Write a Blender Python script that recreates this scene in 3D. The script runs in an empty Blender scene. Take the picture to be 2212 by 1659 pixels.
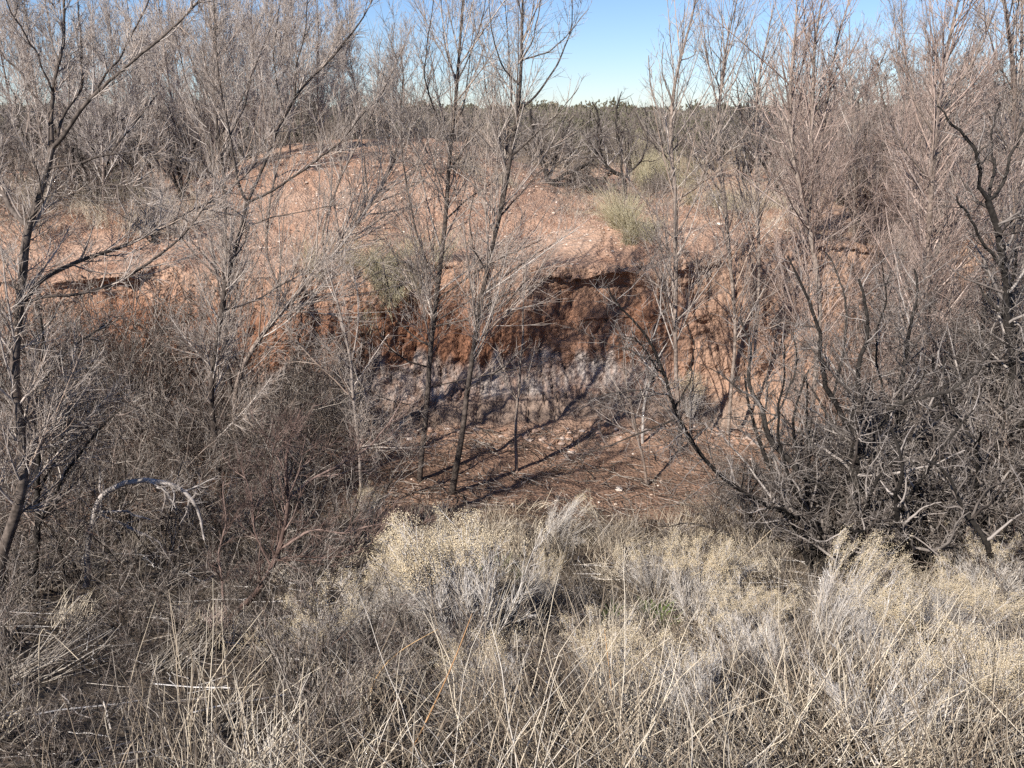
import bpy, math, time
import numpy as np
T0 = time.time()
scene = bpy.context.scene
COL = scene.collection

# ---------------------------------------------------------------- camera
PITCH = math.radians(17.0)
FD = 1944.0                      # focal length in units of a 2212 wide frame
cam_d = bpy.data.cameras.new('camera')
cam = bpy.data.objects.new('camera', cam_d)
COL.objects.link(cam)
cam.location = (0, 0, 0)
cam.rotation_euler = (math.radians(90) - PITCH, 0, 0)
cam_d.sensor_width = 36.0
cam_d.lens = 36.0 * FD / 2212.0
cam_d.clip_start = 0.05
cam_d.clip_end = 3000
scene.camera = cam

# ---------------------------------------------------------------- light
SUN_AZ = math.atan2(-0.64, -0.77)     # direction to the sun, x over y
SUN_EL = math.radians(37)
world = bpy.data.worlds.new("World")
scene.world = world
world.use_nodes = True
wn = world.node_tree
for n in list(wn.nodes):
    wn.nodes.remove(n)
sky = wn.nodes.new('ShaderNodeTexSky')
sky.sky_type = 'NISHITA'
sky.sun_disc = False
sky.sun_elevation = SUN_EL
sky.sun_rotation = SUN_AZ
sky.altitude = 1200
sky.air_density = 1.0
sky.dust_density = 0.15
sky.ozone_density = 3.0
bg = wn.nodes.new('ShaderNodeBackground')
bg.inputs['Strength'].default_value = 0.07
wo = wn.nodes.new('ShaderNodeOutputWorld')
grade = wn.nodes.new('ShaderNodeVectorMath'); grade.operation = 'MULTIPLY'
grade.inputs[1].default_value = (.82, .905, 1.10)
wn.links.new(sky.outputs[0], grade.inputs[0])
wn.links.new(grade.outputs[0], bg.inputs['Color'])
wn.links.new(bg.outputs[0], wo.inputs['Surface'])
sun_d = bpy.data.lights.new('sun', 'SUN')
sun_d.energy = 5.0
sun_d.angle = math.radians(0.53)
sun_d.color = (1.0, 0.95, 0.88)
sun = bpy.data.objects.new('sun', sun_d)
COL.objects.link(sun)
import mathutils
sdir = mathutils.Vector((math.sin(SUN_AZ) * math.cos(SUN_EL), math.cos(SUN_AZ) * math.cos(SUN_EL), math.sin(SUN_EL)))
sun.rotation_euler = sdir.to_track_quat('Z', 'Y').to_euler()
sun.location = (-20, -15, 20)
scene.view_settings.view_transform = 'Standard'
scene.view_settings.look = 'None'
scene.view_settings.gamma = 1
scene.view_settings.exposure = 0.77
scene.cycles.max_bounces = 4
scene.cycles.diffuse_bounces = 3
scene.cycles.use_denoising = False

# ---------------------------------------------------------------- numpy noise
_rs = np.random.RandomState(7)
_perm = _rs.rand(64, 64, 64).astype(np.float32)
def vn(x, y, z=None):
    if z is None:
        z = np.zeros_like(x) + 0.37
    xi, yi, zi = np.floor(x).astype(int), np.floor(y).astype(int), np.floor(z).astype(int)
    fx, fy, fz = x - xi, y - yi, z - zi
    fx = fx * fx * (3 - 2 * fx); fy = fy * fy * (3 - 2 * fy); fz = fz * fz * (3 - 2 * fz)
    g = lambda a, b, c: _perm[(xi + a) & 63, (yi + b) & 63, (zi + c) & 63]
    c00 = g(0,0,0)*(1-fx)+g(1,0,0)*fx; c10 = g(0,1,0)*(1-fx)+g(1,1,0)*fx
    c01 = g(0,0,1)*(1-fx)+g(1,0,1)*fx; c11 = g(0,1,1)*(1-fx)+g(1,1,1)*fx
    return ((c00*(1-fy)+c10*fy)*(1-fz) + (c01*(1-fy)+c11*fy)*fz) * 2 - 1
def fbm(x, y, z=None, o=4):
    s = 0; a = 1.0; f = 1.0
    for k in range(o):
        s = s + a * vn(x*f + 13.1*k, y*f + 7.7*k, None if z is None else z*f + 3.3*k)
        a *= 0.5; f *= 2.03
    return s
def sm(a, b, x):
    t = np.clip((x - a) / (b - a), 0, 1)
    return t * t * (3 - 2 * t)

# ---------------------------------------------------------------- terrain
def ybase(x):
    return 13.5 + 0.22*np.sin(x*0.9 + 1) + 0.25*vn(x*0.45+3, x*0+1.3) + 0.3*sm(4, 9, x) + 0.02*x
def ywid(x):
    return 1.2 + 0.35*vn(x*0.5+9, x*0+5.2) + .12*vn(x*2.3, x*0+1.7) + 0.9*sm(2.4, 4.5, x)
def zback(x, y):
    z = np.interp(y, [12, 15, 17, 20, 30, 45, 80, 500], [-2.5, -2.45, -2.35, -2.15, -1.75, -1.7, -1.7, -1.7])
    d = np.abs((x + 3.55) / 3.9)
    m = np.exp(-d**4) * sm(16.6, 22.3, y) * (1 - sm(26, 31, y))
    z = z + 1.08 * m
    lip = np.exp(-np.abs((x - 3.1)/2.3)**3) * np.exp(-((y - 16.3)/1.25)**2)
    z = z + 0.42 * lip
    z = z - 0.35 * np.exp(-((y - 17.9)/0.6)**2 - ((x - 0.9)/1.6)**2)
    z = z + 0.7 * np.exp(-((x - 12.5)/3.0)**2 - ((y - 23.0)/2.5)**2)
    z = z + 0.35 * np.exp(-((x + 8.5)/2.5)**2 - ((y - 18.0)/2.0)**2)
    z = z + 0.10*fbm(x*0.6, y*0.6, o=3) * (1 - sm(60, 200, y))
    edge = np.exp(-((y - 14.9)/1.2)**2)
    z = z + edge*(.22*vn(x*.7+2, x*0+3.3) + .10*vn(x*2.1, x*0+9.3))
    return z
def zfront(x, y):
    z = np.interp(y, [-8, 0, 2, 4, 6, 8, 9.5, 10.8, 11.8, 12.8, 13.8, 20], [-1.5, -1.7, -2.4, -3.15, -3.85, -4.45, -4.8, -4.98, -5.0, -4.93, -4.72, -4.55])
    z = z + 0.09*fbm(x*0.7+4, y*0.7, o=3)
    z = z + 0.25*sm(-4, -9, x)*sm(10, 12.5, y)
    return z
def ground(x, y):
    x = np.asarray(x, float); y = np.asarray(y, float)
    b = ybase(x); w = ywid(x)
    h = np.clip((y - b)/w, 0, 1)
    zb = zfront(x, b); zt = zback(x, b + w)
    return np.where(y < b, zfront(x, y), np.where(y > b + w, zback(x, y), zb + (zt - zb)*np.sqrt(h)))
CP, SP = math.cos(PITCH), math.sin(PITCH)
def ray(X, Y):
    u = (X - 1106) / FD; v = (829.5 - Y) / FD
    d = np.array([u, CP + v*SP, -SP + v*CP])
    return d / d[1]
def at(X, Y, d):
    return ray(X, Y) * d
def hit(X, Y, dmax=90):
    r = ray(X, Y)
    ys = np.arange(1.5, dmax, 0.03)
    z = ground(r[0]*ys, ys)
    k = np.nonzero(r[2]*ys <= z)[0]
    yy = ys[k[0]] if len(k) else dmax
    return np.array([r[0]*yy, yy, float(ground(r[0]*yy, yy))])

# ---------------------------------------------------------------- materials
def new_mat(name):
    m = bpy.data.materials.new(name); m.use_nodes = True
    nt = m.node_tree
    p = nt.nodes['Principled BSDF']
    p.inputs['Roughness'].default_value = 0.92
    p.inputs['Specular IOR Level'].default_value = 0.15
    return m, nt, p
def bark(name, stops, nscale=30, amount=0.35, rough=0.9, transl=0.0):
    """colour runs over stops with the per-branch attribute 'tint'; bark noise on top"""
    m, nt, p = new_mat(name)
    a = nt.nodes.new('ShaderNodeAttribute'); a.attribute_name = 'tint'
    r = nt.nodes.new('ShaderNodeValToRGB')
    el = r.color_ramp.elements
    el[0].position = 0; el[0].color = (*stops[0], 1)
    el[1].position = 1; el[1].color = (*stops[-1], 1)
    for i, s in enumerate(stops[1:-1]):
        e = el.new((i+1)/(len(stops)-1)); e.color = (*s, 1)
    nt.links.new(a.outputs['Fac'], r.inputs['Fac'])
    tc = nt.nodes.new('ShaderNodeTexCoord')
    n = nt.nodes.new('ShaderNodeTexNoise'); n.inputs['Scale'].default_value = nscale; n.inputs['Detail'].default_value = 3
    nt.links.new(tc.outputs['Object'], n.inputs['Vector'])
    mr = nt.nodes.new('ShaderNodeMapRange')
    mr.inputs['From Min'].default_value = 0.3; mr.inputs['From Max'].default_value = 0.7
    mr.inputs['To Min'].default_value = 1 - amount; mr.inputs['To Max'].default_value = 1 + amount
    nt.links.new(n.outputs['Fac'], mr.inputs['Value'])
    mx = nt.nodes.new('ShaderNodeVectorMath'); mx.operation = 'SCALE'
    nt.links.new(r.outputs['Color'], mx.inputs[0]); nt.links.new(mr.outputs[0], mx.inputs['Scale'])
    nt.links.new(mx.outputs[0], p.inputs['Base Color'])
    p.inputs['Roughness'].default_value = rough
    return m
M = {}
M['trunk'] = bark('grey_brown_bark', [(.17,.13,.105), (.26,.21,.175)], 22, .55)
M['twig'] = bark('grey_twig_bark', [(.15,.12,.10), (.31,.26,.225), (.47,.41,.36), (.34,.25,.19)], 12, .25)
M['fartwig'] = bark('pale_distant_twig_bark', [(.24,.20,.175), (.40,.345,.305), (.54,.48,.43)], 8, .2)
M['redbark'] = bark('dull_red_brown_bark', [(.07,.045,.036), (.125,.083,.068), (.21,.15,.125)], 14, .4)
M['redtwig'] = bark('reddish_twig_bark', [(.20,.14,.115), (.36,.27,.225), (.47,.38,.33)], 12, .25)
M['darktrunk'] = bark('dark_brown_bark', [(.055,.043,.036), (.11,.088,.073)], 22, .6)
M['dark'] = bark('dark_mesquite_bark', [(.018,.015,.013), (.042,.036,.031)], 30, .5)
M['darktwig'] = bark('dark_mesquite_twig', [(.035,.029,.024), (.11,.09,.078), (.33,.29,.26), (.08,.065,.055)], 12, .3)
M['tangle'] = bark('tangled_twig_bark', [(.022,.018,.015), (.06,.046,.038), (.13,.105,.088), (.48,.42,.36), (.12,.068,.05)], 12, .3)
M['far'] = bark('distant_twig_bark', [(.13,.105,.09), (.20,.165,.14), (.27,.23,.20)], 4, .3)
M['silver'] = bark('silver_stem_bark', [(.20,.17,.15), (.50,.46,.42), (.70,.66,.62), (.48,.39,.28)], 12, .2)
M['seed'] = bark('cream_seed_head', [(.46,.36,.23), (.62,.51,.34), (.74,.63,.46)], 20, .2)
M['straw'] = bark('straw_blade', [(.13,.10,.075), (.32,.255,.185), (.64,.55,.42), (.50,.45,.39)], 10, .2)
M['grey_straw'] = bark('grey_straw_blade', [(.07,.055,.042), (.22,.185,.15), (.48,.43,.37)], 10, .2)
M['green'] = bark('yellow_green_blade', [(.18,.15,.09), (.38,.33,.21), (.58,.51,.37), (.30,.28,.16)], 10, .2)
M['fresh'] = bark('fresh_green_blade', [(.08,.13,.03), (.16,.22,.06)], 10, .2)
M['olive'] = bark('olive_leaf', [(.06,.055,.035), (.11,.10,.065), (.16,.145,.105)], 6, .3)
M['dead'] = bark('bleached_dead_wood', [(.24,.205,.18), (.36,.32,.29)], 18, .6)
M['orange'] = bark('orange_stem', [(.38,.22,.11), (.55,.36,.18)], 10, .2)
M['pebble'] = bark('pale_pebble', [(.42,.28,.19), (.55,.42,.33), (.66,.58,.50)], 10, .2)

M['clod'] = bark('earth_clod', [(.22,.13,.09), (.34,.21,.145), (.40,.33,.29)], 14, .3)
def soil_mat():
    m, nt, p = new_mat('red_earth')
    a = nt.nodes.new('ShaderNodeAttribute'); a.attribute_name = 'soil'
    tc = nt.nodes.new('ShaderNodeTexCoord')
    n1 = nt.nodes.new('ShaderNodeTexNoise'); n1.inputs['Scale'].default_value = 6; n1.inputs['Detail'].default_value = 8; n1.inputs['Roughness'].default_value = .65
    n2 = nt.nodes.new('ShaderNodeTexNoise'); n2.inputs['Scale'].default_value = 60; n2.inputs['Detail'].default_value = 5
    v = nt.nodes.new('ShaderNodeTexVoronoi'); v.inputs['Scale'].default_value = 22; v.feature = 'F1'
    for n in (n1, n2, v):
        nt.links.new(tc.outputs['Object'], n.inputs['Vector'])
    mr = nt.nodes.new('ShaderNodeMapRange')
    mr.inputs['From Min'].default_value = .3; mr.inputs['From Max'].default_value = .7
    mr.inputs['To Min'].default_value = .68; mr.inputs['To Max'].default_value = 1.2
    nt.links.new(n1.outputs['Fac'], mr.inputs['Value'])
    mx = nt.nodes.new('ShaderNodeVectorMath'); mx.operation = 'SCALE'
    nt.links.new(a.outputs['Color'], mx.inputs[0]); nt.links.new(mr.outputs[0], mx.inputs['Scale'])
    nt.links.new(mx.outputs[0], p.inputs['Base Color'])
    ad = nt.nodes.new('ShaderNodeMath'); ad.operation = 'ADD'
    nt.links.new(n1.outputs['Fac'], ad.inputs[0])
    s2 = nt.nodes.new('ShaderNodeMath'); s2.operation = 'MULTIPLY_ADD'; s2.inputs[1].default_value = .35
    nt.links.new(n2.outputs['Fac'], s2.inputs[0]); nt.links.new(v.outputs['Distance'], s2.inputs[2])
    nt.links.new(s2.outputs[0], ad.inputs[1])
    b = nt.nodes.new('ShaderNodeBump'); b.inputs['Strength'].default_value = .8; b.inputs['Distance'].default_value = .04
    nt.links.new(ad.outputs[0], b.inputs['Height']); nt.links.new(b.outputs[0], p.inputs['Normal'])
    return m
M['soil'] = soil_mat()

# ---------------------------------------------------------------- mesh output
def mesh_from(name, V, Q, mat, tint=None, color=None, tri=False):
    k = 3 if tri else 4
    me = bpy.data.meshes.new(name)
    me.vertices.add(len(V)); me.vertices.foreach_set('co', np.ascontiguousarray(V, np.float32).ravel())
    me.loops.add(len(Q)*k); me.loops.foreach_set('vertex_index', np.ascontiguousarray(Q, np.int32).ravel())
    me.polygons.add(len(Q)); me.polygons.foreach_set('loop_start', np.arange(0, len(Q)*k, k, dtype=np.int32))
    try:
        me.polygons.foreach_set('loop_total', np.full(len(Q), k, np.int32))
    except Exception:
        pass
    me.polygons.foreach_set('use_smooth', np.ones(len(Q), bool))
    if tint is not None:
        at_ = me.attributes.new('tint', 'FLOAT', 'POINT'); at_.data.foreach_set('value', tint.astype(np.float32))
    if color is not None:
        at_ = me.attributes.new('soil', 'FLOAT_COLOR', 'POINT')
        c = np.ones((len(V), 4), np.float32); c[:, :3] = color
        at_.data.foreach_set('color', c.ravel())
    me.materials.append(mat)
    me.update(calc_edges=True)
    return me
def link(name, me, parent=None, loc=None):
    o = bpy.data.objects.new(name, me); COL.objects.link(o)
    if parent is not None: o.parent = parent
    if loc is not None: o.location = loc
    return o
def tag(o, label=None, cat=None, group=None, kind=None):
    if label: o['label'] = label
    if cat: o['category'] = cat
    if group: o['group'] = group
    if kind: o['kind'] = kind
    return o
def norm(v):
    return v / (np.linalg.norm(v, axis=-1, keepdims=True) + 1e-9)
def tubes(P, R, S=3):
    N, K, _ = P.shape
    t = np.empty_like(P); t[:, 1:-1] = P[:, 2:] - P[:, :-2]; t[:, 0] = P[:, 1]-P[:, 0]; t[:, -1] = P[:, -1]-P[:, -2]
    t = norm(t)
    mean = np.abs(norm(P[:, -1]-P[:, 0]))
    arb = np.zeros((N, 3)); arb[np.arange(N), np.argmin(mean, 1)] = 1
    n = norm(np.cross(t, arb[:, None, :])); b = np.cross(t, n)
    a = np.arange(S)*2*np.pi/S
    V = P[:, :, None, :] + R[:, :, None, None]*(np.cos(a)[None, None, :, None]*n[:, :, None, :] + np.sin(a)[None, None, :, None]*b[:, :, None, :])
    base = (np.arange(N)*K*S)[:, None, None]
    i = np.arange(K-1)[None, :, None]*S; j = np.arange(S)[None, None, :]; j2 = (j+1) % S
    Q = np.stack([base+i+j, base+i+j2, base+i+S+j2, base+i+S+j], -1).reshape(-1, 4)
    return V.reshape(-1, 3), Q
def tube_mesh(name, sets, mat, origin=(0, 0, 0)):
    """sets: list of (P, R, sides, tint per branch)"""
    Vs, Qs, Ts = [], [], []; off = 0
    for P, R, S, T in sets:
        if len(P) == 0: continue
        V, Q = tubes(P, R, S)
        Vs.append(V); Qs.append(Q+off); Ts.append(np.repeat(T, P.shape[1]*S)); off += len(V)
    V = np.concatenate(Vs) - np.asarray(origin)
    return mesh_from(name, V, np.concatenate(Qs), mat, np.concatenate(Ts))

# ---------------------------------------------------------------- growth
UP = np.array([0, 0, 1.0])
def grow(pos, d, L, r0, K, wig, up, rng, taper=.75, bias=None):
    N = len(pos); P = np.empty((N, K, 3)); P[:, 0] = pos; d = norm(d)
    vary = rng.uniform(.1, 1.7, (N, 1))
    for k in range(1, K):
        d = d + rng.normal(0, wig, (N, 3)) + UP*up*vary
        if bias is not None: d = d + bias
        d = norm(d)
        P[:, k] = P[:, k-1] + d*(L/(K-1))[:, None]
    s = np.linspace(0, 1, K)
    R = r0[:, None]*(1 - taper*s)[None]
    return P, R
def spawn(P, R, count, t0, t1, lf, ang, K, wig, up, rf, rmin, rng, lmax=9, lmin=.05, bias=None, taper=.75, rmax=9):
    seg = np.linalg.norm(np.diff(P, axis=1), axis=2); pl = seg.sum(1)
    N, Kp, _ = P.shape
    par = rng.choice(N, count, p=pl/pl.sum())
    t = rng.uniform(t0, t1, count); x = t*(Kp-1); i = np.minimum(x.astype(int), Kp-2); f = (x-i)[:, None]
    pos = P[par, i]*(1-f) + P[par, i+1]*f
    tan = norm(P[par, i+1]-P[par, i])
    rad = R[par, i]
    pr = rng.normal(0, 1, (count, 3)); pr = norm(pr - (pr*tan).sum(1, keepdims=True)*tan)
    a = ang*rng.uniform(.4, 1.65, count)[:, None]
    d = np.cos(a)*tan + np.sin(a)*pr
    L = np.clip(lf*pl[par]*(1.05 - .7*t)*rng.uniform(.5, 1.25, count), lmin, lmax)
    r0 = np.clip(rad*rf*rng.uniform(.7, 1.1, count), rmin, rmax)
    return grow(pos, d, L, r0, K, wig, up, rng, taper, bias)
def resample(pts, K, rng=None, jit=0):
    pts = np.asarray(pts, float); s = np.r_[0, np.cumsum(np.linalg.norm(np.diff(pts, axis=0), axis=1))]
    t = np.linspace(0, s[-1], K)
    out = np.stack([np.interp(t, s, pts[:, c]) for c in range(pts.shape[1])], 1)
    # soften the corners
    for _ in range(2):
        out[1:-1] = .25*out[:-2] + .5*out[1:-1] + .25*out[2:]
    if rng is not None and jit:
        nz = rng.normal(0, jit, (K, 3)); nz[0] = 0
        nz[1:-1] = (nz[:-2]+nz[1:-1]+nz[2:])/3
        out[:, :3] += nz
    return out

# ---------------------------------------------------------------- guided trees
def guided(name, label, cat, trunk, limbs, depth=None, lean=0.0, seed=0, mats=('trunk', 'twig'), jit=.008,
           c1=60, c2=500, c3=2500, up1=.10, wig=.028, ang=.55, l1=.45, l2=.55, l3=.6, rt=.0019, group=None, crown_name='crown', l1max=1.8, wig3=None):
    """trunk / limbs: polylines (X, Y, width) seen in the photograph, set at the tree's own distance;
    every limb leaves the trunk at the nearest point and swings toward or away from the viewer"""
    rng = np.random.RandomState(seed)
    if depth is None:
        base = hit(trunk[0][0], trunk[0][1]); d0 = base[1]
    else:
        d0 = depth; p = at(trunk[0][0], trunk[0][1], d0); base = np.array([p[0], p[1], float(ground(p[0], p[1]))])
    n = len(trunk); K = 26
    airy = mats[0] != 'dark'
    wf = (.7 if seed == 15 else .85 if seed in (13, 14, 16) else 1.0) if mats[0] != 'dark' else 1.1
    trunk = [(a, b, c*wf) for a, b, c in trunk]
    limbs = [([(a, b, c*wf*.85) for a, b, c in L], dd) for L, dd in limbs]
    pts = []
    for i, (X, Y, w) in enumerate(trunk):
        dd = d0 + lean*i/(n-1)
        p = at(X, Y, dd); pts.append([*p, w*.5*dd/FD])
    if pts[0][2] > base[2] + .06:
        pts.insert(0, [base[0], base[1], base[2]-.05, pts[0][3]*1.15])
    else:
        pts[0][2] -= .06
    tr = resample(pts, K, rng, jit)
    tr3, trr = tr[None, :, :3], tr[None, :, 3]
    G = [tr3]; GR = [trr]; src = [np.array([(pt[0], pt[1]) for pt in trunk])]
    allpts = [tr]
    limb_list = []
    for L, dd in limbs:
        X0, Y0 = L[0][:2]
        best = None
        for a in allpts:
            # project to screen
            q = a[:, :3]; fw = q[:, 1]*CP - q[:, 2]*SP; upc = q[:, 1]*SP + q[:, 2]*CP
            sx = 1106 + FD*q[:, 0]/fw; sy = 829.5 - FD*upc/fw
            dist = (sx-X0)**2 + (sy-Y0)**2; k = int(np.argmin(dist))
            if best is None or dist[k] < best[0]: best = (dist[k], a[k])
        p0 = best[1]; m = len(L); pp = [[*p0[:3], min(p0[3]*.8, L[0][2]*.5*p0[1]/FD)]]
        for i, (X, Y, w) in enumerate(L):
            if i == 0 and best[0] < 400: continue
            dp = p0[1] + dd*max(i, .3)/(m-1)
            pp.append([*at(X, Y, dp), w*.5*dp/FD])
        r = resample(pp, K, rng, jit*.8); allpts.append(r); limb_list.append(r)
        G.append(r[None, :, :3]); GR.append(r[None, :, 3])
    P0 = np.concatenate(G); R0 = np.concatenate(GR)
    root = bpy.data.objects.new(name, None); COL.objects.link(root); root.location = base
    root.empty_display_size = .3
    tag(root, label, cat, group)
    tn = lambda k: rng.uniform(0, 1, k)
    link('trunk', tube_mesh('trunk', [(tr3, trr, 8, tn(1))], M[mats[0]], base), root)
    for r in limb_list:
        link('limb', tube_mesh('limb', [(r[None, :, :3], r[None, :, 3], 6, tn(1))], M[mats[0]], base), root)
    P1, R1 = spawn(P0, R0, c1, .22, .98, l1, ang*1.1, 9, wig, up1*.8, .55, .004, rng, lmax=l1max, lmin=.3, rmax=.011 if airy else .02)
    if airy: c1 = int(c1*.9); c2 = int(c2*.85); c3 = int(c3*.95)
    P2, R2 = spawn(P1, R1, c2, .1, .98, l2, ang*1.05, 7, wig*1.3, up1*.6, .6, .0030, rng, lmax=1.0, lmin=.12, rmax=.008)
    P2b, R2b = spawn(P0, R0, c2//6, .25, 1., .2, ang*1.2, 7, wig*1.3, up1*.6, .4, .0026, rng, lmax=.8, lmin=.12, rmax=.006)
    P2 = np.concatenate([P2, P2b]); R2 = np.concatenate([R2, R2b])
    P3, R3 = spawn(P2, R2, c3, .1, 1., l3, ang*1.1, 4, (wig3 or wig)*1.5, up1*.4, .7, rt, rng, lmax=.55, lmin=.1, taper=.5, rmax=.004)
    link(crown_name, tube_mesh('crown', [(P1, R1, 5, tn(len(P1))), (P2, R2, 3, tn(len(P2))), (P3, R3, 3, tn(len(P3)))], M[mats[1]], base), root)
    return root

# ---------------------------------------------------------------- free-growing prototypes (at the origin)
def proto(name, kind, seed, rr=1.0, seeds=1.0):
    rng = np.random.RandomState(seed)
    tn = lambda k: rng.uniform(0, 1, k)
    stems = []; crown = []; extra = []
    z = lambda n: np.zeros((n, 3))
    if kind == 'willow':      # slim upright young tree, 1 unit = 1 m, about 5.5 m tall
        n = rng.randint(1, 3)
        d = np.c_[rng.normal(0, .08, n), rng.normal(0, .08, n), np.ones(n)]
        P0, R0 = grow(z(n), d, rng.uniform(4.6, 5.8, n), rng.uniform(.028, .04, n), 22, .035, .02, rng, .88)
        P1, R1 = spawn(P0, R0, 38*n, .12, .97, .36, .55, 9, .05, .10, .55, .005, rng, lmax=1.9, lmin=.25, rmax=.014)
        P2, R2 = spawn(P1, R1, 420*n, .1, .98, .5, .5, 6, .045, .07, .6, .003*rr, rng, lmax=1.0, lmin=.15)
        P3, R3 = spawn(P2, R2, 2000*n, .1, 1., .55, .55, 4, .05, .05, .7, .0023*rr, rng, lmax=.5, lmin=.1, taper=.5)
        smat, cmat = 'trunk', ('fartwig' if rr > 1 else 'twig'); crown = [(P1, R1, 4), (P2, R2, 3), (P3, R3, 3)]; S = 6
    elif kind == 'redbrush':  # tall reddish whippy brush, 3.5 m
        n = 6
        d = np.c_[rng.normal(0, .28, n), rng.normal(0, .28, n), np.ones(n)]
        P0, R0 = grow(z(n)+rng.normal(0, .12, (n, 3))*[1, 1, 0], d, rng.uniform(2.4, 3.8, n), rng.uniform(.012, .02, n), 16, .05, .03, rng, .85)
        P1, R1 = spawn(P0, R0, 110, .1, .97, .38, .5, 8, .06, .09, .6, .0045, rng, lmax=1.3, lmin=.2)
        P2, R2 = spawn(P1, R1, 900, .1, .98, .45, .55, 5, .08, .06, .6, .003, rng, lmax=.7, lmin=.1)
        P3, R3 = spawn(P2, R2, 2600, .1, 1., .5, .65, 4, .10, .03, .7, .0023, rng, lmax=.3, lmin=.06, taper=.5)
        smat, cmat = 'trunk', 'redtwig'; crown = [(P1, R1, 4), (P2, R2, 3), (P3, R3, 3)]; S = 5
    elif kind == 'mesquite':  # gnarled dark shrub, 3 m
        n = rng.randint(3, 6)
        a = rng.uniform(0, 6.28) + np.arange(n)*6.28/n
        d = np.c_[np.cos(a)*.6, np.sin(a)*.6, np.ones(n)]
        P0, R0 = grow(z(n), d, rng.uniform(2.0, 3.0, n), rng.uniform(.03, .05, n), 14, .17, .05, rng, .75)
        P1, R1 = spawn(P0, R0, 26*n//2, .15, .97, .5, .75, 10, .20, .07, .6, .007, rng, lmax=1.3, lmin=.3)
        P2, R2 = spawn(P1, R1, 260, .1, .98, .45, .8, 7, .22, .06, .6, .0042, rng, lmax=.6, lmin=.12)
        P3, R3 = spawn(P2, R2, 2600, .05, 1., .4, .85, 5, .25, .03, .7, .003*rr, rng, lmax=.25, lmin=.05, taper=.5)
        smat, cmat = 'dark', 'darktwig'; crown = [(P1, R1, 5), (P2, R2, 4), (P3, R3, 3)]; S = 7
    elif kind == 'tangle':    # dense grey-brown brush with crossing twigs, 1.9 m
        n = 10
        d = np.c_[rng.normal(0, .6, n), rng.normal(0, .6, n), np.ones(n)]
        P0, R0 = grow(z(n)+rng.normal(0, .22, (n, 3))*[1, 1, 0], d, rng.uniform(1.3, 2.4, n), rng.uniform(.008, .015, n), 12, .10, .0, rng, .7)
        P1, R1 = spawn(P0, R0, 90, .05, .97, .6, .7, 9, .10, .02, .6, .0042, rng, lmax=1.3, lmin=.25)
        P2, R2 = spawn(P1, R1, 620, .05, .98, .6, .8, 6, .11, .0, .65, .003, rng, lmax=.8, lmin=.12)
        P3, R3 = spawn(P2, R2, 1900, .05, 1., .5, .85, 4, .13, .0, .7, .0023, rng, lmax=.36, lmin=.06, taper=.5)
        smat, cmat = 'trunk', 'tangle'; crown = [(P1, R1, 4), (P2, R2, 3), (P3, R3, 3)]; S = 5
    elif kind == 'brush':     # open crossing sticks, near the viewer, 1.7 m
        n = 11
        d = np.c_[rng.normal(0, .5, n), rng.normal(0, .5, n), np.ones(n)]
        P0, R0 = grow(z(n)+rng.normal(0, .2, (n, 3))*[1, 1, 0], d, rng.uniform(1.0, 2.0, n), rng.uniform(.006, .013, n), 12, .07, .0, rng, .7)
        P1, R1 = spawn(P0, R0, 70, .05, .97, .6, .6, 9, .07, .02, .7, .0038, rng, lmax=1.2, lmin=.25)
        P2, R2 = spawn(P1, R1, 300, .05, .98, .6, .7, 7, .08, .0, .7, .003, rng, lmax=.8, lmin=.15)
        P3, R3 = spawn(P2, R2, 620, .05, 1., .5, .8, 5, .10, .0, .75, .0022, rng, lmax=.4, lmin=.08, taper=.5)
        smat, cmat = 'dark', 'tangle'; crown = [(P1, R1, 4), (P2, R2, 3), (P3, R3, 3)]; S = 6
    elif kind == 'broom':     # silvery stems fanning out of one base, cream seed heads, 1.2 m
        n = 44
        d = np.c_[rng.normal(0, .5, n), rng.normal(0, .5, n), np.ones(n)]
        P0, R0 = grow(z(n)+rng.normal(0, .05, (n, 3))*[1, 1, 0], d, rng.uniform(.45, .95, n), rng.uniform(.003, .0065, n), 9, .06, .03, rng, .6)
        P1, R1 = spawn(P0, R0, 520, .2, 1., .5, .32, 6, .08, .02, .7, .002, rng, lmax=.45, lmin=.12, taper=.5)
        P2, R2 = spawn(P1, R1, 3200, .1, 1., .55, .45, 4, .10, .02, .8, .0014, rng, lmax=.2, lmin=.05, taper=.4)
        P3 = P2[:0]; R3 = R2[:0]
        smat, cmat = 'silver', 'silver'; crown = [(P1, R1, 3), (P2, R2, 3)]; S = 4
        tips = P2[:, -1]; tips = tips[tips[:, 2] > .55*tips[:, 2].max()]
        tips = tips[np.argsort(-tips[:, 2]*rng.uniform(.7, 1, len(tips)))[:int(900*seeds)]]
        extra = tips
    V = []
    root = bpy.data.objects.new(name, None)
    root.empty_display_size = .3
    parts = []
    for k in range(len(P0)):
        if kind == 'broom': break
        parts.append(('stem' if kind != 'willow' else 'trunk', tube_mesh('stem', [(P0[k:k+1], R0[k:k+1], S, tn(1))], M[smat])))
    sets = [(p, r, s, tn(len(p))) for p, r, s in crown]
    if kind == 'broom': sets = [(P0, R0, S, tn(len(P0)))] + sets
    parts.append(('stems' if kind == 'broom' else 'crown', tube_mesh('crown', sets, M[cmat])))
    if len(extra):
        parts.append(('seed_heads', tuft_mesh(extra, rng, .0040, M['seed'])))
    return dict(name=name, parts=parts, kind=kind)
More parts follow.
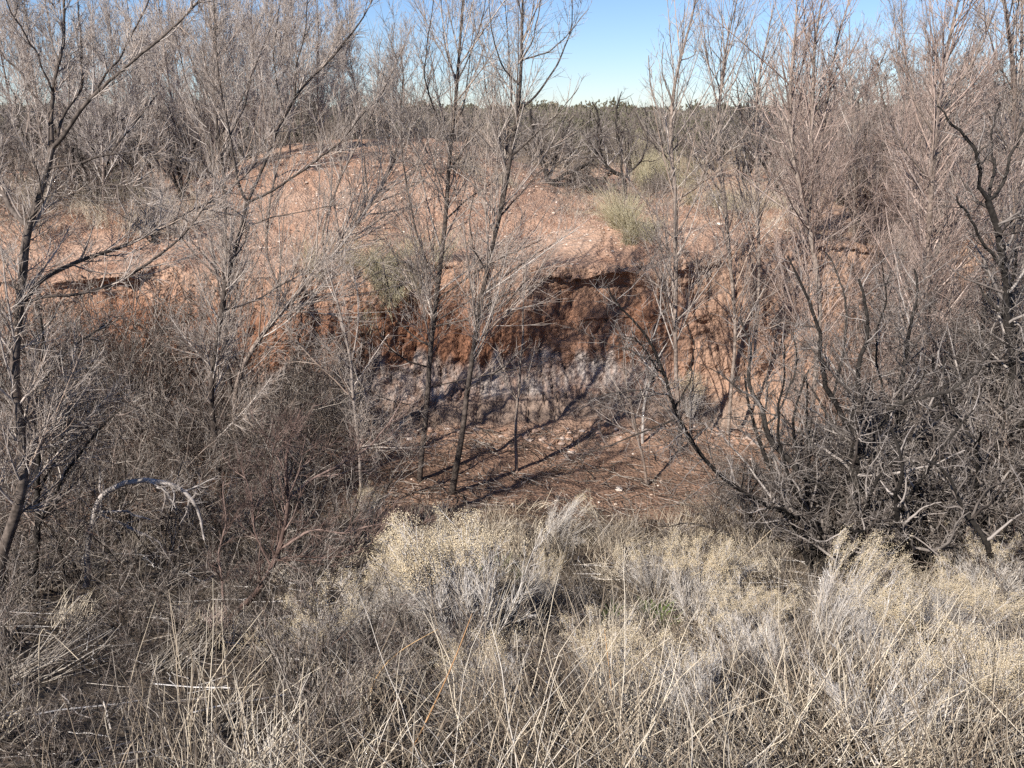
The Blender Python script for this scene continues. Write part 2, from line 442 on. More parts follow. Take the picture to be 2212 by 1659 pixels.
def tuft_mesh(pts, rng, size, mat, per=16, spread=.017):
    c = np.repeat(pts, per, 0) + rng.normal(0, spread, (len(pts)*per, 3))
    # little octahedra, squashed at random
    n = len(c); u = norm(rng.normal(0, 1, (n, 3))); w = rng.normal(0, 1, (n, 3)); w = norm(w - (w*u).sum(1, keepdims=True)*u); x = np.cross(u, w)
    s = size*rng.uniform(.5, 1.2, (n, 1))
    V = np.stack([c+u*s*1.3, c-u*s*1.3, c+w*s*.8, c-w*s*.8, c+x*s*.8, c-x*s*.8], 1).reshape(-1, 3)
    F = np.array([[0,2,4],[0,4,3],[0,3,5],[0,5,2],[1,4,2],[1,3,4],[1,5,3],[1,2,5]])
    Q = (F[None] + (np.arange(n)*6)[:, None, None]).reshape(-1, 3)
    me = mesh_from('tuft', V, Q, mat, np.repeat(rng.uniform(0, 1, n), 6), tri=True)
    return me
def place(pr, loc, rz=0, sc=1.0, label='', cat='shrub', group=None, tilt=(0, 0), name=None):
    root = bpy.data.objects.new(name or pr['name'], None); COL.objects.link(root)
    root.rotation_mode = 'ZYX'      # spin first, then lean
    root.location = loc; root.rotation_euler = (tilt[0], tilt[1], rz)
    root.scale = (sc, sc, sc) if np.isscalar(sc) else sc
    root.empty_display_size = .3
    tag(root, label, cat, group)
    for nm, me in pr['parts']:
        link(nm, me, root)
    return root

# ================================================================ terrain mesh
def build_ground():
    xc = np.linspace(-9.5, 9.5, 520)
    side = 9.5 + np.cumsum(np.geomspace(.05, 60, 60))
    xs = np.r_[-side[::-1], xc, side]
    rows = []
    sF = np.r_[np.linspace(-40, 1, 12), np.linspace(1.3, 9.5, 90), np.linspace(9.55, 13.0, 90)]   # absolute y
    nC = 150; sB = np.linspace(0, 1, 230)**1.25
    X = []; Y = []; Z = []; KIND = []; H = []
    b = ybase(xs); w = ywid(xs); zb = zfront(xs, b); zt = zback(xs, b+w)
    for y in sF:
        yy = np.minimum(y + 0*xs, b - .02) if y <= 12.6 else 12.6 + (b-.02-12.6)*(y-12.6)/(13.0-12.6)
        X.append(xs); Y.append(yy); Z.append(zfront(xs, yy)); KIND.append(0*xs); H.append(0*xs)
    core = 1 - sm(9.5, 14, np.abs(xs))
    for h in (np.arange(nC)+1)/(nC+1):
        # profile: apron at the foot, near-vertical face, hollow under the lip shaped to throw shade
        prof = np.interp(h, [0, .10, .2, .45, .64, .75, .88, .95, 1], [0, .32, .44, .58, .70, .94, .92, .72, .86])
        soft = np.interp(h, [0, .2, .5, 1], [0, .28, .58, 1])
        m = np.clip(.35 + .9*vn(xs*.35+20, xs*0+2.1), 0, 1)
        m = np.maximum(m, np.exp(-((xs-1.3)/2.3)**4))*(1 - sm(3.2, 4.6, xs))
        m = np.maximum(m, np.exp(-((xs+6.7)/1.3)**4))
        prof2 = np.interp(h, [0, .10, .2, .45, .64, .80, .92, 1], [0, .32, .44, .56, .64, .76, .86, 1])
        hl = np.clip(.5 + 1.6*vn(xs*1.1+31, xs*0+6.6) + .6*vn(xs*4.1, xs*0+2.2), 0, 1)*(.35+.65*sm(-1.5, .2, xs))
        hl = np.maximum(hl, np.exp(-((xs-1.35)/.8)**4)*(.75+.3*vn(xs*5, xs*0+4.4)))  # hollow deepened mid-bank so the lip's shadow darkens the upper face
        hl = np.maximum(hl, np.exp(-((xs+6.7)/.9)**4))
        prof = prof*hl + prof2*(1-hl)
        pr = prof*m + soft*(1-m)
        yy = b + w*pr
        zz = zb + (zt - zb)*h
        X.append(xs); Y.append(yy); Z.append(zz); KIND.append(0*xs+1); H.append(0*xs+h)
    for s in sB:
        y1 = b+w
        yy = y1 + (32 - y1)*s
        X.append(xs); Y.append(yy); Z.append(zback(xs, yy)); KIND.append(0*xs+2); H.append(0*xs+1)
    for y in 32 + np.cumsum(np.geomspace(.3, 120, 34)):
        X.append(xs); Y.append(y+0*xs); Z.append(zback(xs, y+0*xs)); KIND.append(0*xs+2); H.append(0*xs+1)
    X, Y, Z, KIND, H = map(np.array, (X, Y, Z, KIND, H))
    nr, nc = X.shape
    # surface relief
    P = np.stack([X, Y, Z], -1)
    du = np.gradient(P, axis=1); dv = np.gradient(P, axis=0); N = norm(np.cross(du, dv)); 
    cl = (KIND == 1).astype(float)
    for _ in range(10):
        cl[1:-1] = np.maximum(cl[1:-1], (cl[:-2]+cl[2:])/2*.97)
    near = 1 - sm(9, 13, np.abs(X))
    near = near*(1-sm(26, 32, Y))
    warp = .25*fbm(X*2.2, Z*2.2, Y*2.2, 2)
    fis = 1 - np.abs(vn(X*5.5+warp*2.2, Z*1.15+warp, Y*1.2))*2.2      # vertical cracks
    fis = np.clip(fis, 0, 1)**3
    fis2 = np.clip(1 - np.abs(vn(X*15+warp*3, Z*3.2, Y*3))*2.2, 0, 1)**2
    blk = vn(X*3.2, Z*4.0+warp, Y*3)
    chip = np.abs(vn(X*9, Z*11, Y*9)) + .6*np.abs(vn(X*19, Z*17, Y*19))
    disp = cl*(-.115*fis - .04*fis2 + .055*blk - .035*chip + .16*fbm(X*.9, Z*1.4, Y*.9, 2)*.5 + .02*vn(X*22, Z*22, Y*22))
    led = np.clip(1-np.abs(vn(X*.4+3, Z*2.6+.2*warp, X*0+.5))*3, 0, 1)**2
    disp -= cl*.06*led
    disp += (1-cl)*(.022*fbm(X*3.1, Y*3.1, o=4) + .012*np.abs(vn(X*14, Y*14)))
    ril = np.clip(1 - np.abs(vn(X*2.2+.8*vn(X, Y), Y*.55, Z*2))*3, 0, 1)**2
    disp -= (KIND == 2)*.05*ril
    # small scarps on the mound's foot
    sc_ = np.clip(1-np.abs(Y - 17.1 - .35*vn(X*1.3, X*0+8.1)-.12*vn(X*5, X*0+2.1))*4.5, 0, 1)*np.clip(.3+vn(X*.8, X*0+4.4)*1.6, 0, 1)
    disp -= (KIND == 2)*.16*sc_
    P = P + N*(disp*near)[..., None]
    # earth colour; rills and cracks in the grey band get a darker tone
    n1 = fbm(X*.8, Y*.8, Z*.8, 3)*.5; n2 = vn(X*2.5, Y*2.5, Z*2.5)*.5
    tan = np.array([.41, .272, .195]); red = np.array([.36, .215, .145]); rust = np.array([.235, .115, .068])
    grey = np.array([.40, .34, .30]); dgrey = np.array([.25, .205, .17]); floor = np.array([.235, .145, .10]); litter = np.array([.085, .065, .047])
    def mix(a, b_, t): t = np.clip(t, 0, 1)[..., None]; return a*(1-t) + b_*t
    c = mix(tan + 0*P, red, .45 + n1*1.1 + .5*vn(X*5, Y*5))
    c = mix(c, rust, (KIND == 2)*np.clip(ril*.5 + vn(X*1.6+9, Y*2.2)*.5 - .1, 0, .6))
    zc = P[..., 2] + .05*n2
    cliffc = mix(rust + 0*P, red, sm(-3.3, -2.8, zc+.25*n1) )
    cliffc = mix(cliffc, tan, (.05 + .75*n1)*(1-sm(1.8, 3.4, X)) + sm(1.8, 3.4, X)*(.75+.4*n1))
    cliffc = mix(cliffc, tan, sm(-2.75, -2.55, zc + .1*n2)*.6)
    streak = vn(X*9, Z*.8, Y)*.16 + vn(X*2, Z*.5, Y)*.12
    gb = sm(-4.62, -4.42, zc)*(1 - sm(-3.97+0*zc, -3.80, zc + streak*1.3))
    cliffc = mix(cliffc, grey*(1 + .25*vn(X*12, Z*2, Y)[..., None]), gb*(.82 + .7*n2 + .3*vn(X*1.3, Z*5, Y))*(1-sm(1.7, 2.9, X+.6*n2))*sm(-5.0, -3.4, X+.6*n2)*(1-.55*fis2))
    foot = (1 - sm(-4.62, -4.42, zc))
    cliffc = mix(cliffc, dgrey, foot*.7*sm(-5,-3,X)*(1-sm(3,4.5,X)))
    c = mix(c, cliffc, cl)
    fl = (KIND == 0).astype(float)
    fc = mix(floor + 0*P, red*.8, sm(.1, .6, n1+n2*.3)); fc = mix(fc, tan*.8, sm(12.3, 13.3, Y)*(.6+.6*n1)); fc = mix(fc, floor*.6, sm(.05, .5, vn(X*.9+5, Y*1.7))*.8)
    fc = mix(fc, litter, 1 - sm(9.6, 10.9, Y + .5*n1))
    c = mix(c, fc, fl*(1-cl))
    c = mix(c, np.array([.26, .20, .13]), sm(27, 31, Y)*.8)
    V = P.reshape(-1, 3)
    i = np.arange(nr-1)[:, None]*nc; j = np.arange(nc-1)[None]
    Q = np.stack([i+j, i+j+1, i+nc+j+1, i+nc+j], -1).reshape(-1, 4)
    me = mesh_from('ground', V, Q, M['soil'], color=np.clip(c.reshape(-1, 3), .02, .9))
    o = link('ground', me); tag(o, kind='structure')
    return P
GP = build_ground()
print('ground', round(time.time()-T0, 1))

# ================================================================ the trees one can follow by eye
guided('bare_tree', 'left one of the two slim bare trees in the middle of the wash, straight trunk', 'tree',
 [(905,1040,13),(913,992,13),(918,919,12),(927,835,12),(927,773,11),(933,722,11),(940,671,11),(949,595,10),(956,529,10),(962,470,9),(967,408,9),(973,357,8),(973,310,8),(982,248,8),(989,175,7),(995,91,5),(1000,0,4),(1006,-150,2)],
 [([(942,616,6),(924,576,6),(905,518,6),(894,485,5),(880,401,5),(869,350,4),(864,255,3),(872,150,2)],-.5),
  ([(953,640,5),(1007,602,5),(1062,565,4),(1172,518,2)],-.7),
  ([(967,470,5),(1010,430,4),(1062,397,3),(1110,340,2)],.8),
  ([(971,365,5),(1010,310,4),(1051,255,3),(1080,180,2)],.5),
  ([(967,314,5),(938,233,4),(916,171,4),(922,91,3),(938,0,2)],-.4),
  ([(989,180,4),(965,120,3),(956,60,2),(950,-60,2)],.5),
  ([(990,170,4),(1020,110,3),(1045,30,2),(1055,-60,2)],-.4),
  ([(931,751,5),(887,722,5),(854,686,4),(840,627,3),(825,560,2)],.4),
  ([(927,795,5),(880,780,5),(843,755,4),(810,700,2)],-.6),
  ([(935,722,5),(1004,693,4),(1080,642,4),(1172,609,3),(1212,569,2)],-.8),
  ([(927,850,4),(1000,820,3),(1090,800,3),(1170,790,2)],.5),
  ([(920,900,4),(860,870,3),(800,850,2),(740,800,1.5)],-.3),
  ([(976,300,4),(1000,240,3),(1012,150,3),(1025,40,2)],.6)],
 seed=11, mats=('darktrunk','twig'), c1=140, c2=1050, c3=4600, lean=.2)
guided('bare_tree', 'right one of the two slim bare trees in the middle, dark at its foot', 'tree',
 [(975,1068,17),(986,1007,15),(997,937,12),(1006,868,12),(1017,795,11),(1029,737,11),(1033,689,10),(1044,627,10),(1055,573,9),(1066,521,9),(1080,467,9),(1095,401,9),(1104,350,8),(1113,284,8),(1122,219,8),(1126,157,7),(1126,91,6),(1131,0,4),(1134,-150,2)],
 [([(1099,345,5),(1135,310,4),(1171,277,3),(1204,248,2),(1250,190,2)],-.6),
  ([(1117,226,5),(1160,205,5),(1201,146,4),(1233,73,3),(1237,0,2),(1240,-60,1)],.6),
  ([(1104,350,5),(1085,310,4),(1073,277,4),(1050,200,3),(1040,100,2)],.5),
  ([(1124,190,5),(1095,160,4),(1077,128,4),(1062,66,3),(1055,-20,2)],-.5),
  ([(1078,480,6),(1084,419,6),(1092,350,5),(1100,260,5),(1108,200,4),(1100,120,3),(1090,0,2)],.7),
  ([(1126,150,4),(1150,90,3),(1165,20,2),(1175,-60,2)],-.5),
  ([(1044,627,5),(1100,590,4),(1170,540,3),(1240,500,2)],.7),
  ([(1033,689,5),(1090,660,4),(1140,600,3)],-.9),
  ([(1050,600,4),(1020,540,4),(1015,470,3),(1025,400,2)],-.4),
  ([(1080,467,4),(1130,410,3),(1180,360,3),(1260,330,1.5)],.4),
  ([(1010,840,4),(1080,800,3),(1150,740,2)],-.6),
  ([(1126,140,4),(1190,110,3),(1240,60,2),(1270,20,1.5)],-.3)],
 seed=12, mats=('darktrunk','twig'), c1=125, c2=900, c3=4000, lean=.3)
guided('bare_tree', 'bare tree at the left edge with a thick dark forked trunk and long side limbs', 'tree',
 [(-12,1250,34),(30,1120,30),(52,1040,28),(48,950,26),(30,820,24),(40,680,23),(50,555,22),(55,505,22),(60,489,21),(78,438,19),(100,372,17),(113,321,15)],
 [([(113,321,13),(109,255,12),(117,182,11),(135,120,9),(140,47,8),(139,-20,6),(142,-120,4)],.3),
  ([(113,321,14),(139,295,13),(164,248,12),(215,193,10),(281,135,8),(346,87,7),(397,36,5),(480,-60,3)],-.3),
  ([(180,215,8),(233,157,6),(270,106,5),(321,0,4),(340,-60,3)],.5),
  ([(122,300,8),(131,255,8),(179,190,7),(175,73,5),(165,-30,3)],.7),
  ([(104,368,8),(164,354,8),(233,332,7),(284,328,5),(350,320,2)],-.5),
  ([(233,332,6),(270,292,5),(305,250,4),(339,204,3)],.3),
  ([(52,489,17),(22,448,16),(0,405,14),(-40,340,12),(-60,200,8)],.4),
  ([(112,205,6),(73,106,5),(22,22,4),(-10,-40,3)],-.4),
  ([(106,248,7),(66,197,6),(47,160,6),(0,113,5),(-40,60,4)],.2),
  ([(40,650,14),(87,602,14),(128,580,14),(200,554,12),(277,532,11),(330,500,9),(419,456,7),(489,416,5),(560,350,3)],1.2),
  ([(40,660,10),(88,640,10),(153,636,9),(219,624,9),(270,602,9),(328,562,8),(386,522,6),(440,448,4),(480,400,2)],.2),
  ([(60,480,6),(95,440,5),(85,380,4),(50,290,3),(30,200,2)],-.6),
  ([(80,430,5),(150,420,4),(230,400,3),(310,400,2)],-.8)],
 depth=6.6, seed=13, mats=('darktrunk','twig'), c1=150, c2=1200, c3=6500, lean=.5, l1=.3, l1max=1.3)
guided('bare_tree', 'bare tree on the left whose dark trunk forks into a wide V', 'tree',
 [(455,860,16),(470,722,14),(481,671,14),(489,609,13),(503,560,12),(521,510,12),(529,470,11),(534,438,11)],
 [([(534,438,9),(512,395,8),(503,328,7),(490,250,6),(470,150,5),(463,50,4),(460,-60,3)],-.4),
  ([(536,435,9),(558,386,9),(580,335,8),(602,270,8),(620,241,8),(642,197,7),(678,164,7),(722,120,6),(758,73,5),(790,30,4),(830,-50,3)],.4),
  ([(538,440,8),(598,408,7),(656,365,6),(693,339,5),(729,313,4),(790,240,3)],-.6),
  ([(612,255,5),(600,190,5),(590,120,4),(600,40,3),(610,-40,2)],.6),
  ([(640,200,5),(640,140,4),(660,70,3),(665,-20,2)],-.4),
  ([(505,340,5),(470,310,5),(430,250,4),(400,170,3),(380,80,2)],.4),
  ([(500,300,4),(530,230,4),(545,150,3),(550,50,2)],.6),
  ([(489,609,6),(430,560,5),(380,500,4),(340,420,3)],.5),
  ([(525,490,5),(580,470,4),(660,455,3),(740,440,2)],-.4),
  ([(480,680,6),(550,650,5),(620,610,4),(700,560,3)],.4),
  ([(529,470,5),(480,440,4),(420,430,3),(350,440,2)],-.3)],
 depth=10.2, seed=14, mats=('darktrunk','twig'), c1=150, c2=1200, c3=6500, lean=.2, l1=.34)
guided('bare_tree', 'dark leaning tree on the left, trunk slanting right across the red bank', 'tree',
 [(500,850,17),(540,752,16),(620,660,15),(690,580,14),(744,518,13),(771,481,12),(800,441,11),(832,394,10),(858,335,8),(873,255,6),(873,211,5),(868,120,3)],
 [([(700,570,8),(690,520,8),(715,448,8),(733,383,8),(766,321,7),(800,250,5),(850,150,4),(890,60,2)],.5),
  ([(620,660,6),(576,560,8),(576,492,8),(583,430,8),(598,368,6),(610,300,5),(615,220,3)],.6),
  ([(860,330,4),(830,270,4),(815,180,3),(820,90,2)],-.4),
  ([(800,441,5),(860,420,4),(930,380,3),(1000,350,2)],-.3),
  ([(744,518,5),(760,440,4),(750,370,3),(745,300,2)],.3)],
 depth=11.6, seed=15, mats=('trunk','twig'), c1=130, c2=950, c3=4500, lean=.5)
guided('bare_tree', 'upright thin-trunked tree just behind the forked one on the left', 'tree',
 [(484,700,12),(485,600,11),(487,500,10),(487,412,10),(475,330,8),(463,255,7),(462,150,5),(466,40,4),(468,-60,2)],
 [([(480,360,5),(430,290,4),(380,200,3),(330,120,2)],.4),([(470,300,5),(520,220,4),(560,120,3),(600,20,2)],.5),([(487,440,5),(430,380,4),(350,330,3),(290,290,2)],-.4),
  ([(465,230,4),(420,150,3),(390,60,2)],-.5)],
 depth=12.0, seed=16, mats=('darktrunk','twig'), c1=80, c2=620, c3=2800, lean=.2, l1=.4)
guided('bare_tree', 'slim bare tree right of the open sky, its bent top leaning right', 'tree',
 [(1470,930,9),(1462,800,9),(1458,700,9),(1460,598,10),(1458,510,10),(1463,419,9),(1450,365,9),(1449,292,8),(1447,219,7),(1463,160,6),(1485,73,5),(1503,11,3),(1512,-50,2)],
 [([(1449,300,4),(1425,250,4),(1405,190,3),(1400,120,2)],.3),([(1450,330,4),(1500,270,3),(1530,200,2)],.5),([(1463,450,5),(1510,400,5),(1530,340,4),(1535,270,2)],-.3),
  ([(1447,220,4),(1430,160,3),(1432,90,2)],-.2),([(1458,520,4),(1400,440,4),(1350,380,3),(1340,300,2)],.3),([(1458,350,4),(1400,300,3),(1370,240,2)],-.4),
  ([(1470,150,3),(1500,120,2),(1515,60,1.5)],.2),([(1460,560,4),(1420,510,3),(1395,430,2)],-.4)],
 depth=12.6, seed=17, c1=70, c2=420, c3=1500, lean=.2)
guided('bare_tree', 'second bare tree right of the open sky, very slender with wispy top', 'tree',
 [(1590,700,7),(1575,560,8),(1569,456,9),(1560,401,8),(1551,328,8),(1553,260,7),(1554,219,6),(1558,164,5),(1569,91,4),(1591,18,2),(1600,-40,1.5)],
 [([(1553,240,4),(1590,170,3),(1610,110,2)],.3),([(1555,200,3),(1530,140,2),(1522,90,1.5)],-.3),([(1560,401,4),(1510,330,3),(1480,290,2)],.3),([(1556,350,4),(1610,290,3),(1640,230,2)],-.3)],
 depth=13.2, seed=18, c1=60, c2=330, c3=1100)
guided('bare_tree', 'wispy bare sapling, third tree right of the gap in the sky', 'tree',
 [(1640,640,6),(1638,480,7),(1635,365,7),(1635,255,6),(1638,164,5),(1660,73,3),(1671,10,2)],
 [([(1636,300,3),(1600,240,3),(1590,170,2)],.3),([(1637,220,3),(1670,160,2),(1690,90,1.5)],-.3)],
 depth=13.8, seed=19, c1=50, c2=280, c3=1000)
guided('bare_tree', 'tall pale bare tree with bent leader, first of the thick stand on the right', 'tree',
 [(1775,680,11),(1760,560,11),(1737,430,11),(1711,346,10),(1706,284,9),(1704,182,7),(1718,91,5),(1722,10,3),(1725,-60,2)],
 [([(1745,470,7),(1755,365,8),(1753,255,8),(1757,128,7),(1766,44,5),(1777,0,4),(1790,-60,3)],-.3),([(1755,400,6),(1772,320,6),(1784,255,6),(1795,150,5),(1817,55,4),(1835,0,3),(1850,-50,2)],.4),
  ([(1706,300,4),(1680,240,3),(1660,160,2)],.2),([(1757,140,4),(1740,80,3),(1735,0,2)],.3)],
 depth=12.4, seed=20, c1=110, c2=760, c3=3200, mats=('trunk','redtwig'))
guided('bare_tree', 'bare tree with a broad fan of reddish twigs near the right edge', 'tree',
 [(2000,800,13),(2005,600,13),(2010,430,12),(2018,300,11),(2028,219,10),(2036,146,8),(2054,73,6),(2072,0,5),(2085,-80,3)],
 [([(2018,300,6),(1980,230,5),(1960,150,4),(1950,60,3),(1945,-30,2)],.3),([(2028,219,6),(2080,170,5),(2120,100,4),(2150,20,3),(2165,-50,2)],-.3),
  ([(2034,160,4),(2020,90,3),(2010,0,2)],.5),([(2015,350,6),(2070,280,5),(2110,210,4),(2160,130,3)],.5),([(2012,400,5),(1950,320,5),(1910,230,4),(1890,130,2)],-.4)],
 depth=10.8, seed=21, c1=120, c2=900, c3=4000, mats=('trunk','redtwig'), l1=.36)
guided('bare_tree', 'pale-trunked bare tree at the right edge, its twin trunks leaving the top of the frame', 'tree',
 [(2185,700,13),(2195,500,13),(2200,350,12),(2192,219,11),(2185,120,9),(2174,55,8),(2165,-30,6),(2160,-120,4)],
 [([(2198,300,8),(2203,200,8),(2206,120,7),(2208,20,6),(2212,-80,4)],.4),([(2190,200,5),(2150,130,4),(2130,50,3),(2120,-40,2)],-.4),([(2197,330,5),(2150,280,4),(2110,200,3),(2080,120,2)],.4)],
 depth=11.4, seed=22, c1=80, c2=520, c3=2200)

# ---- dark mesquites on the right
guided('mesquite', 'large black-barked shrub on the right, crooked limbs fanning from one low base', 'shrub',
 [(1842,1238,34),(1835,1190,32),(1850,1140,30),(1846,1080,24),(1845,1000,22),(1848,950,22),(1850,870,12),(1854,800,10),(1870,700,7),(1862,600,5)],
 [([(1838,1195,18),(1780,1178,16),(1769,1142,15),(1726,1110,14),(1650,1085,11),(1580,1047,10),(1543,1028,10),(1514,974,10),(1481,930,10),(1460,890,9),(1441,839,9),(1440,800,8),(1416,751,7),(1383,708,6),(1361,675,5),(1317,653,4),(1303,605,2)],-.4),
  ([(1842,1110,20),(1799,1065,18),(1755,1036,16),(1711,1003,15),(1667,963,14),(1649,919,13),(1649,883,12),(1624,857,10),(1616,802,8),(1625,740,5),(1600,690,3)],.4),
  ([(1849,945,14),(1817,894,14),(1799,857,13),(1777,828,12),(1773,744,10),(1762,682,8),(1735,620,6),(1700,560,4)],.5),
  ([(1848,960,13),(1886,941,13),(1923,890,12),(1959,861,11),(2003,850,10),(2054,842,8),(2110,800,6),(2150,740,4)],-.5),
  ([(1846,1170,18),(1890,1120,18),(1930,1065,18),(1941,1010,18),(1939,974,17),(1939,901,14),(1944,846,12),(1960,760,10),(1975,680,7),(1985,580,5)],.9),
  ([(1770,1142,8),(1711,1050,8),(1690,980,7),(1672,900,6),(1700,820,5),(1690,740,3)],-.7),
  ([(1799,857,6),(1820,780,6),(1830,690,5),(1813,600,4),(1790,540,3)],.6),
  ([(1939,901,7),(1900,820,6),(1890,740,5),(1915,650,4),(1905,560,2)],-.5),
  ([(1649,919,6),(1690,870,5),(1720,800,5),(1715,720,3)],.3),
  ([(1460,890,5),(1490,830,4),(1500,760,3),(1480,690,2)],.3),
  ([(1440,810,5),(1410,790,4),(1385,740,3),(1350,720,2)],-.3),
  ([(1860,1150,12),(1930,1130,10),(2000,1100,9),(2050,1040,7),(2060,960,5)],-.5)],
 seed=31, mats=('dark','darktwig'), jit=.022, wig=.15, ang=.8, c1=150, c2=1200, c3=6500, up1=.07, l1=.42, l1max=1.2)
guided('mesquite', 'dark shrub at the right edge with a heavy curved black limb near the ground', 'shrub',
 [(2082,1130,40),(2085,1060,36),(2100,990,34),(2140,950,30),(2190,930,28),(2240,860,24)],
 [([(2084,1100,12),(2123,1028,14),(2163,1010,15),(2211,1010,15),(2260,1000,12)],-.4),([(2100,990,16),(2105,900,14),(2130,800,12),(2120,700,9),(2150,600,6)],.5),
  ([(2140,950,14),(2170,850,12),(2190,760,10),(2180,650,7),(2200,540,5)],-.4),([(2090,1040,12),(2050,960,10),(2040,870,8),(2060,780,6),(2040,700,4)],.3),([(2190,930,12),(2215,800,10),(2225,680,8)],.4)],
 seed=32, mats=('dark','darktwig'), jit=.02, wig=.15, ang=.8, c1=90, c2=650, c3=3200, up1=.06, l1=.42, l1max=1.1)
guided('mesquite', 'dark crooked shrub high on the right with a cup-shaped fork, bare earth behind it', 'shrub',
 [(2190,820,14),(2180,700,14),(2175,600,14),(2156,492,13),(2145,456,13),(2141,434,13)],
 [([(2141,434,10),(2116,408,9),(2116,365,9),(2108,321,8),(2061,273,6),(2030,230,3)],-.3),([(2143,436,10),(2160,419,9),(2175,370,8),(2192,317,7),(2211,284,6),(2225,220,4)],.3),
  ([(2145,445,7),(2135,400,7),(2150,350,6),(2140,290,4),(2155,230,3)],.2),([(2170,580,8),(2120,520,7),(2090,460,6),(2060,430,4)],-.3)],
 depth=9.6, seed=33, mats=('dark','darktwig'), jit=.02, wig=.15, ang=.8, c1=60, c2=420, c3=2200, up1=.07)
guided('mesquite', 'dark crooked shrub right of the red mound, rising from a flat black tangle', 'shrub',
 [(1186,398,11),(1175,350,10),(1160,317,8),(1150,280,6),(1145,240,4)],
 [([(1184,390,8),(1200,340,7),(1215,300,6),(1235,260,4)],.5),([(1186,396,8),(1250,400,7),(1300,415,6),(1340,410,4)],-.6),([(1187,396,8),(1230,370,7),(1280,350,6),(1300,300,4),(1292,250,3)],.5),
  ([(1184,392,7),(1220,385,6),(1260,380,5),(1320,395,4)],.3)],
 seed=34, mats=('dark','darktwig'), jit=.03, wig=.2, ang=.9, c1=90, c2=700, c3=3000, up1=.02, l1=.6)
guided('mesquite', 'two bent black stems standing above the pale bush right of centre', 'shrub',
 [(1350,385,8),(1332,372,8),(1310,362,7),(1299,346,7),(1293,300,6),(1292,255,4),(1285,220,2)],
 [([(1345,383,6),(1345,340,6),(1335,300,5),(1330,250,4),(1340,200,2)],.4),([(1350,385,6),(1385,350,5),(1400,300,4),(1395,230,2)],.6),([(1299,346,4),(1270,300,3),(1275,240,2)],.3)],
 depth=22, seed=35, mats=('dark','darktwig'), jit=.03, wig=.2, ang=.8, c1=50, c2=260, c3=1000)

# ---- left foreground shrubs
guided('bare_shrub', 'reddish smooth-barked shrub in the left foreground, its crooked stem climbing right', 'shrub',
 [(485,1362,20),(492,1338,19),(529,1306,16),(561,1273,14),(583,1229,13),(598,1200,12),(610,1165,11),(616,1138,10),(627,1076,9),(616,1029,8),(622,960,6),(650,880,4)],
 [([(603,1195,8),(634,1167,8),(671,1142,7),(744,1152,6),(830,1130,4),(900,1140,2)],-.2),([(600,1200,7),(649,1204,6),(729,1204,5),(777,1193,4),(830,1150,2)],.2),
  ([(627,1075,7),(667,1036,7),(729,1007,6),(789,974,5),(843,915,4),(870,860,2)],.3),([(492,1338,8),(480,1290,8),(482,1260,7),(470,1200,6),(490,1120,4),(480,1040,3)],.3),
  ([(583,1229,6),(550,1150,5),(545,1080,4),(520,1000,3)],.4),([(616,1138,5),(590,1080,4),(585,1010,4),(600,930,2)],-.2),([(627,1076,5),(650,1010,4),(660,940,3)],-.3)],
 seed=41, mats=('redbark','redbark'), jit=.006, wig=.08, c1=70, c2=420, c3=1400, ang=.6, l1=.3, l1max=.8)
guided('dead_branch', 'bleached dead branch arching over the brush on the left', 'branch',
 [(178,1270,16),(190,1200,15),(200,1130,14),(204,1094,12),(215,1072,12),(237,1050,12),(277,1039,13),(317,1036,13),(346,1039,12),(383,1050,11),(408,1065,10),(427,1090,8),(434,1119,7),(438,1165,5)],
 [([(196,1112,9),(237,1103,8),(284,1109,7),(328,1123,5)],.1),([(200,1112,8),(255,1131,8),(303,1149,7),(328,1163,6),(354,1189,4),(380,1230,2)],-.2),([(320,1037,6),(350,1055,5),(365,1070,4),(380,1100,3)],-.1)],
 seed=42, mats=('dead','dead'), jit=.016, wig=.14, c1=12, c2=50, c3=120, l1=.2, lean=-.1)
guided('bare_shrub', 'dark upright shrub with black stems in front of the left edge tree, half in shade', 'shrub',
 [(70,1290,14),(82,1200,13),(80,1110,12),(84,1020,11),(75,930,9),(90,840,8),(96,760,6),(90,680,4)],
 [([(80,1150,8),(110,1080,8),(150,1010,7),(210,930,6),(260,880,3)],-.2),([(84,1020,7),(50,960,6),(30,880,5),(0,820,4)],.3),([(90,840,5),(120,780,5),(170,740,4),(240,690,3)],.2),
  ([(82,1060,6),(130,980,5),(140,900,4),(180,830,3)],.4)],
 seed=43, mats=('dark','tangle'), jit=.01, wig=.12, c1=70, c2=520, c3=2600, ang=.8, l1=.4, l1max=.9)
guided('bare_shrub', 'thin grey shrub leaning left in front of the bank, left of the slim pair', 'shrub',
 [(775,960,7),(765,880,7),(760,800,6),(740,700,5),(720,620,4),(700,560,2)],
 [([(758,790,4),(775,700,4),(770,620,3),(755,560,2)],.2),([(763,860,4),(700,800,4),(640,740,3),(600,680,2)],-.2),([(762,840,4),(800,780,3),(840,720,2)],.2)],
 depth=10.4, seed=44, mats=('twig','twig'), c1=50, c2=380, c3=1600, ang=.8, wig=.1)
guided('sapling', 'single pale whip standing bare on the wash floor, right of the slim pair', 'sapling',
 [(1116,1018,8),(1114,930,7),(1120,850,6),(1128,740,5),(1131,640,4),(1132,560,2)],
 [([(1120,860,3),(1090,800,2),(1070,740,1)],.1)], seed=45, c1=8, c2=40, c3=80)
guided('sapling', 'thin bent stem rising from the right side of the wash floor', 'sapling',
 [(1400,1048,7),(1387,985,6),(1370,900,6),(1357,850,5),(1345,790,4),(1352,735,3)],
 [([(1370,900,4),(1330,850,3),(1290,830,2)],.1),([(1380,950,4),(1330,920,3),(1300,880,2)],-.1)], seed=46, c1=14, c2=60, c3=150)
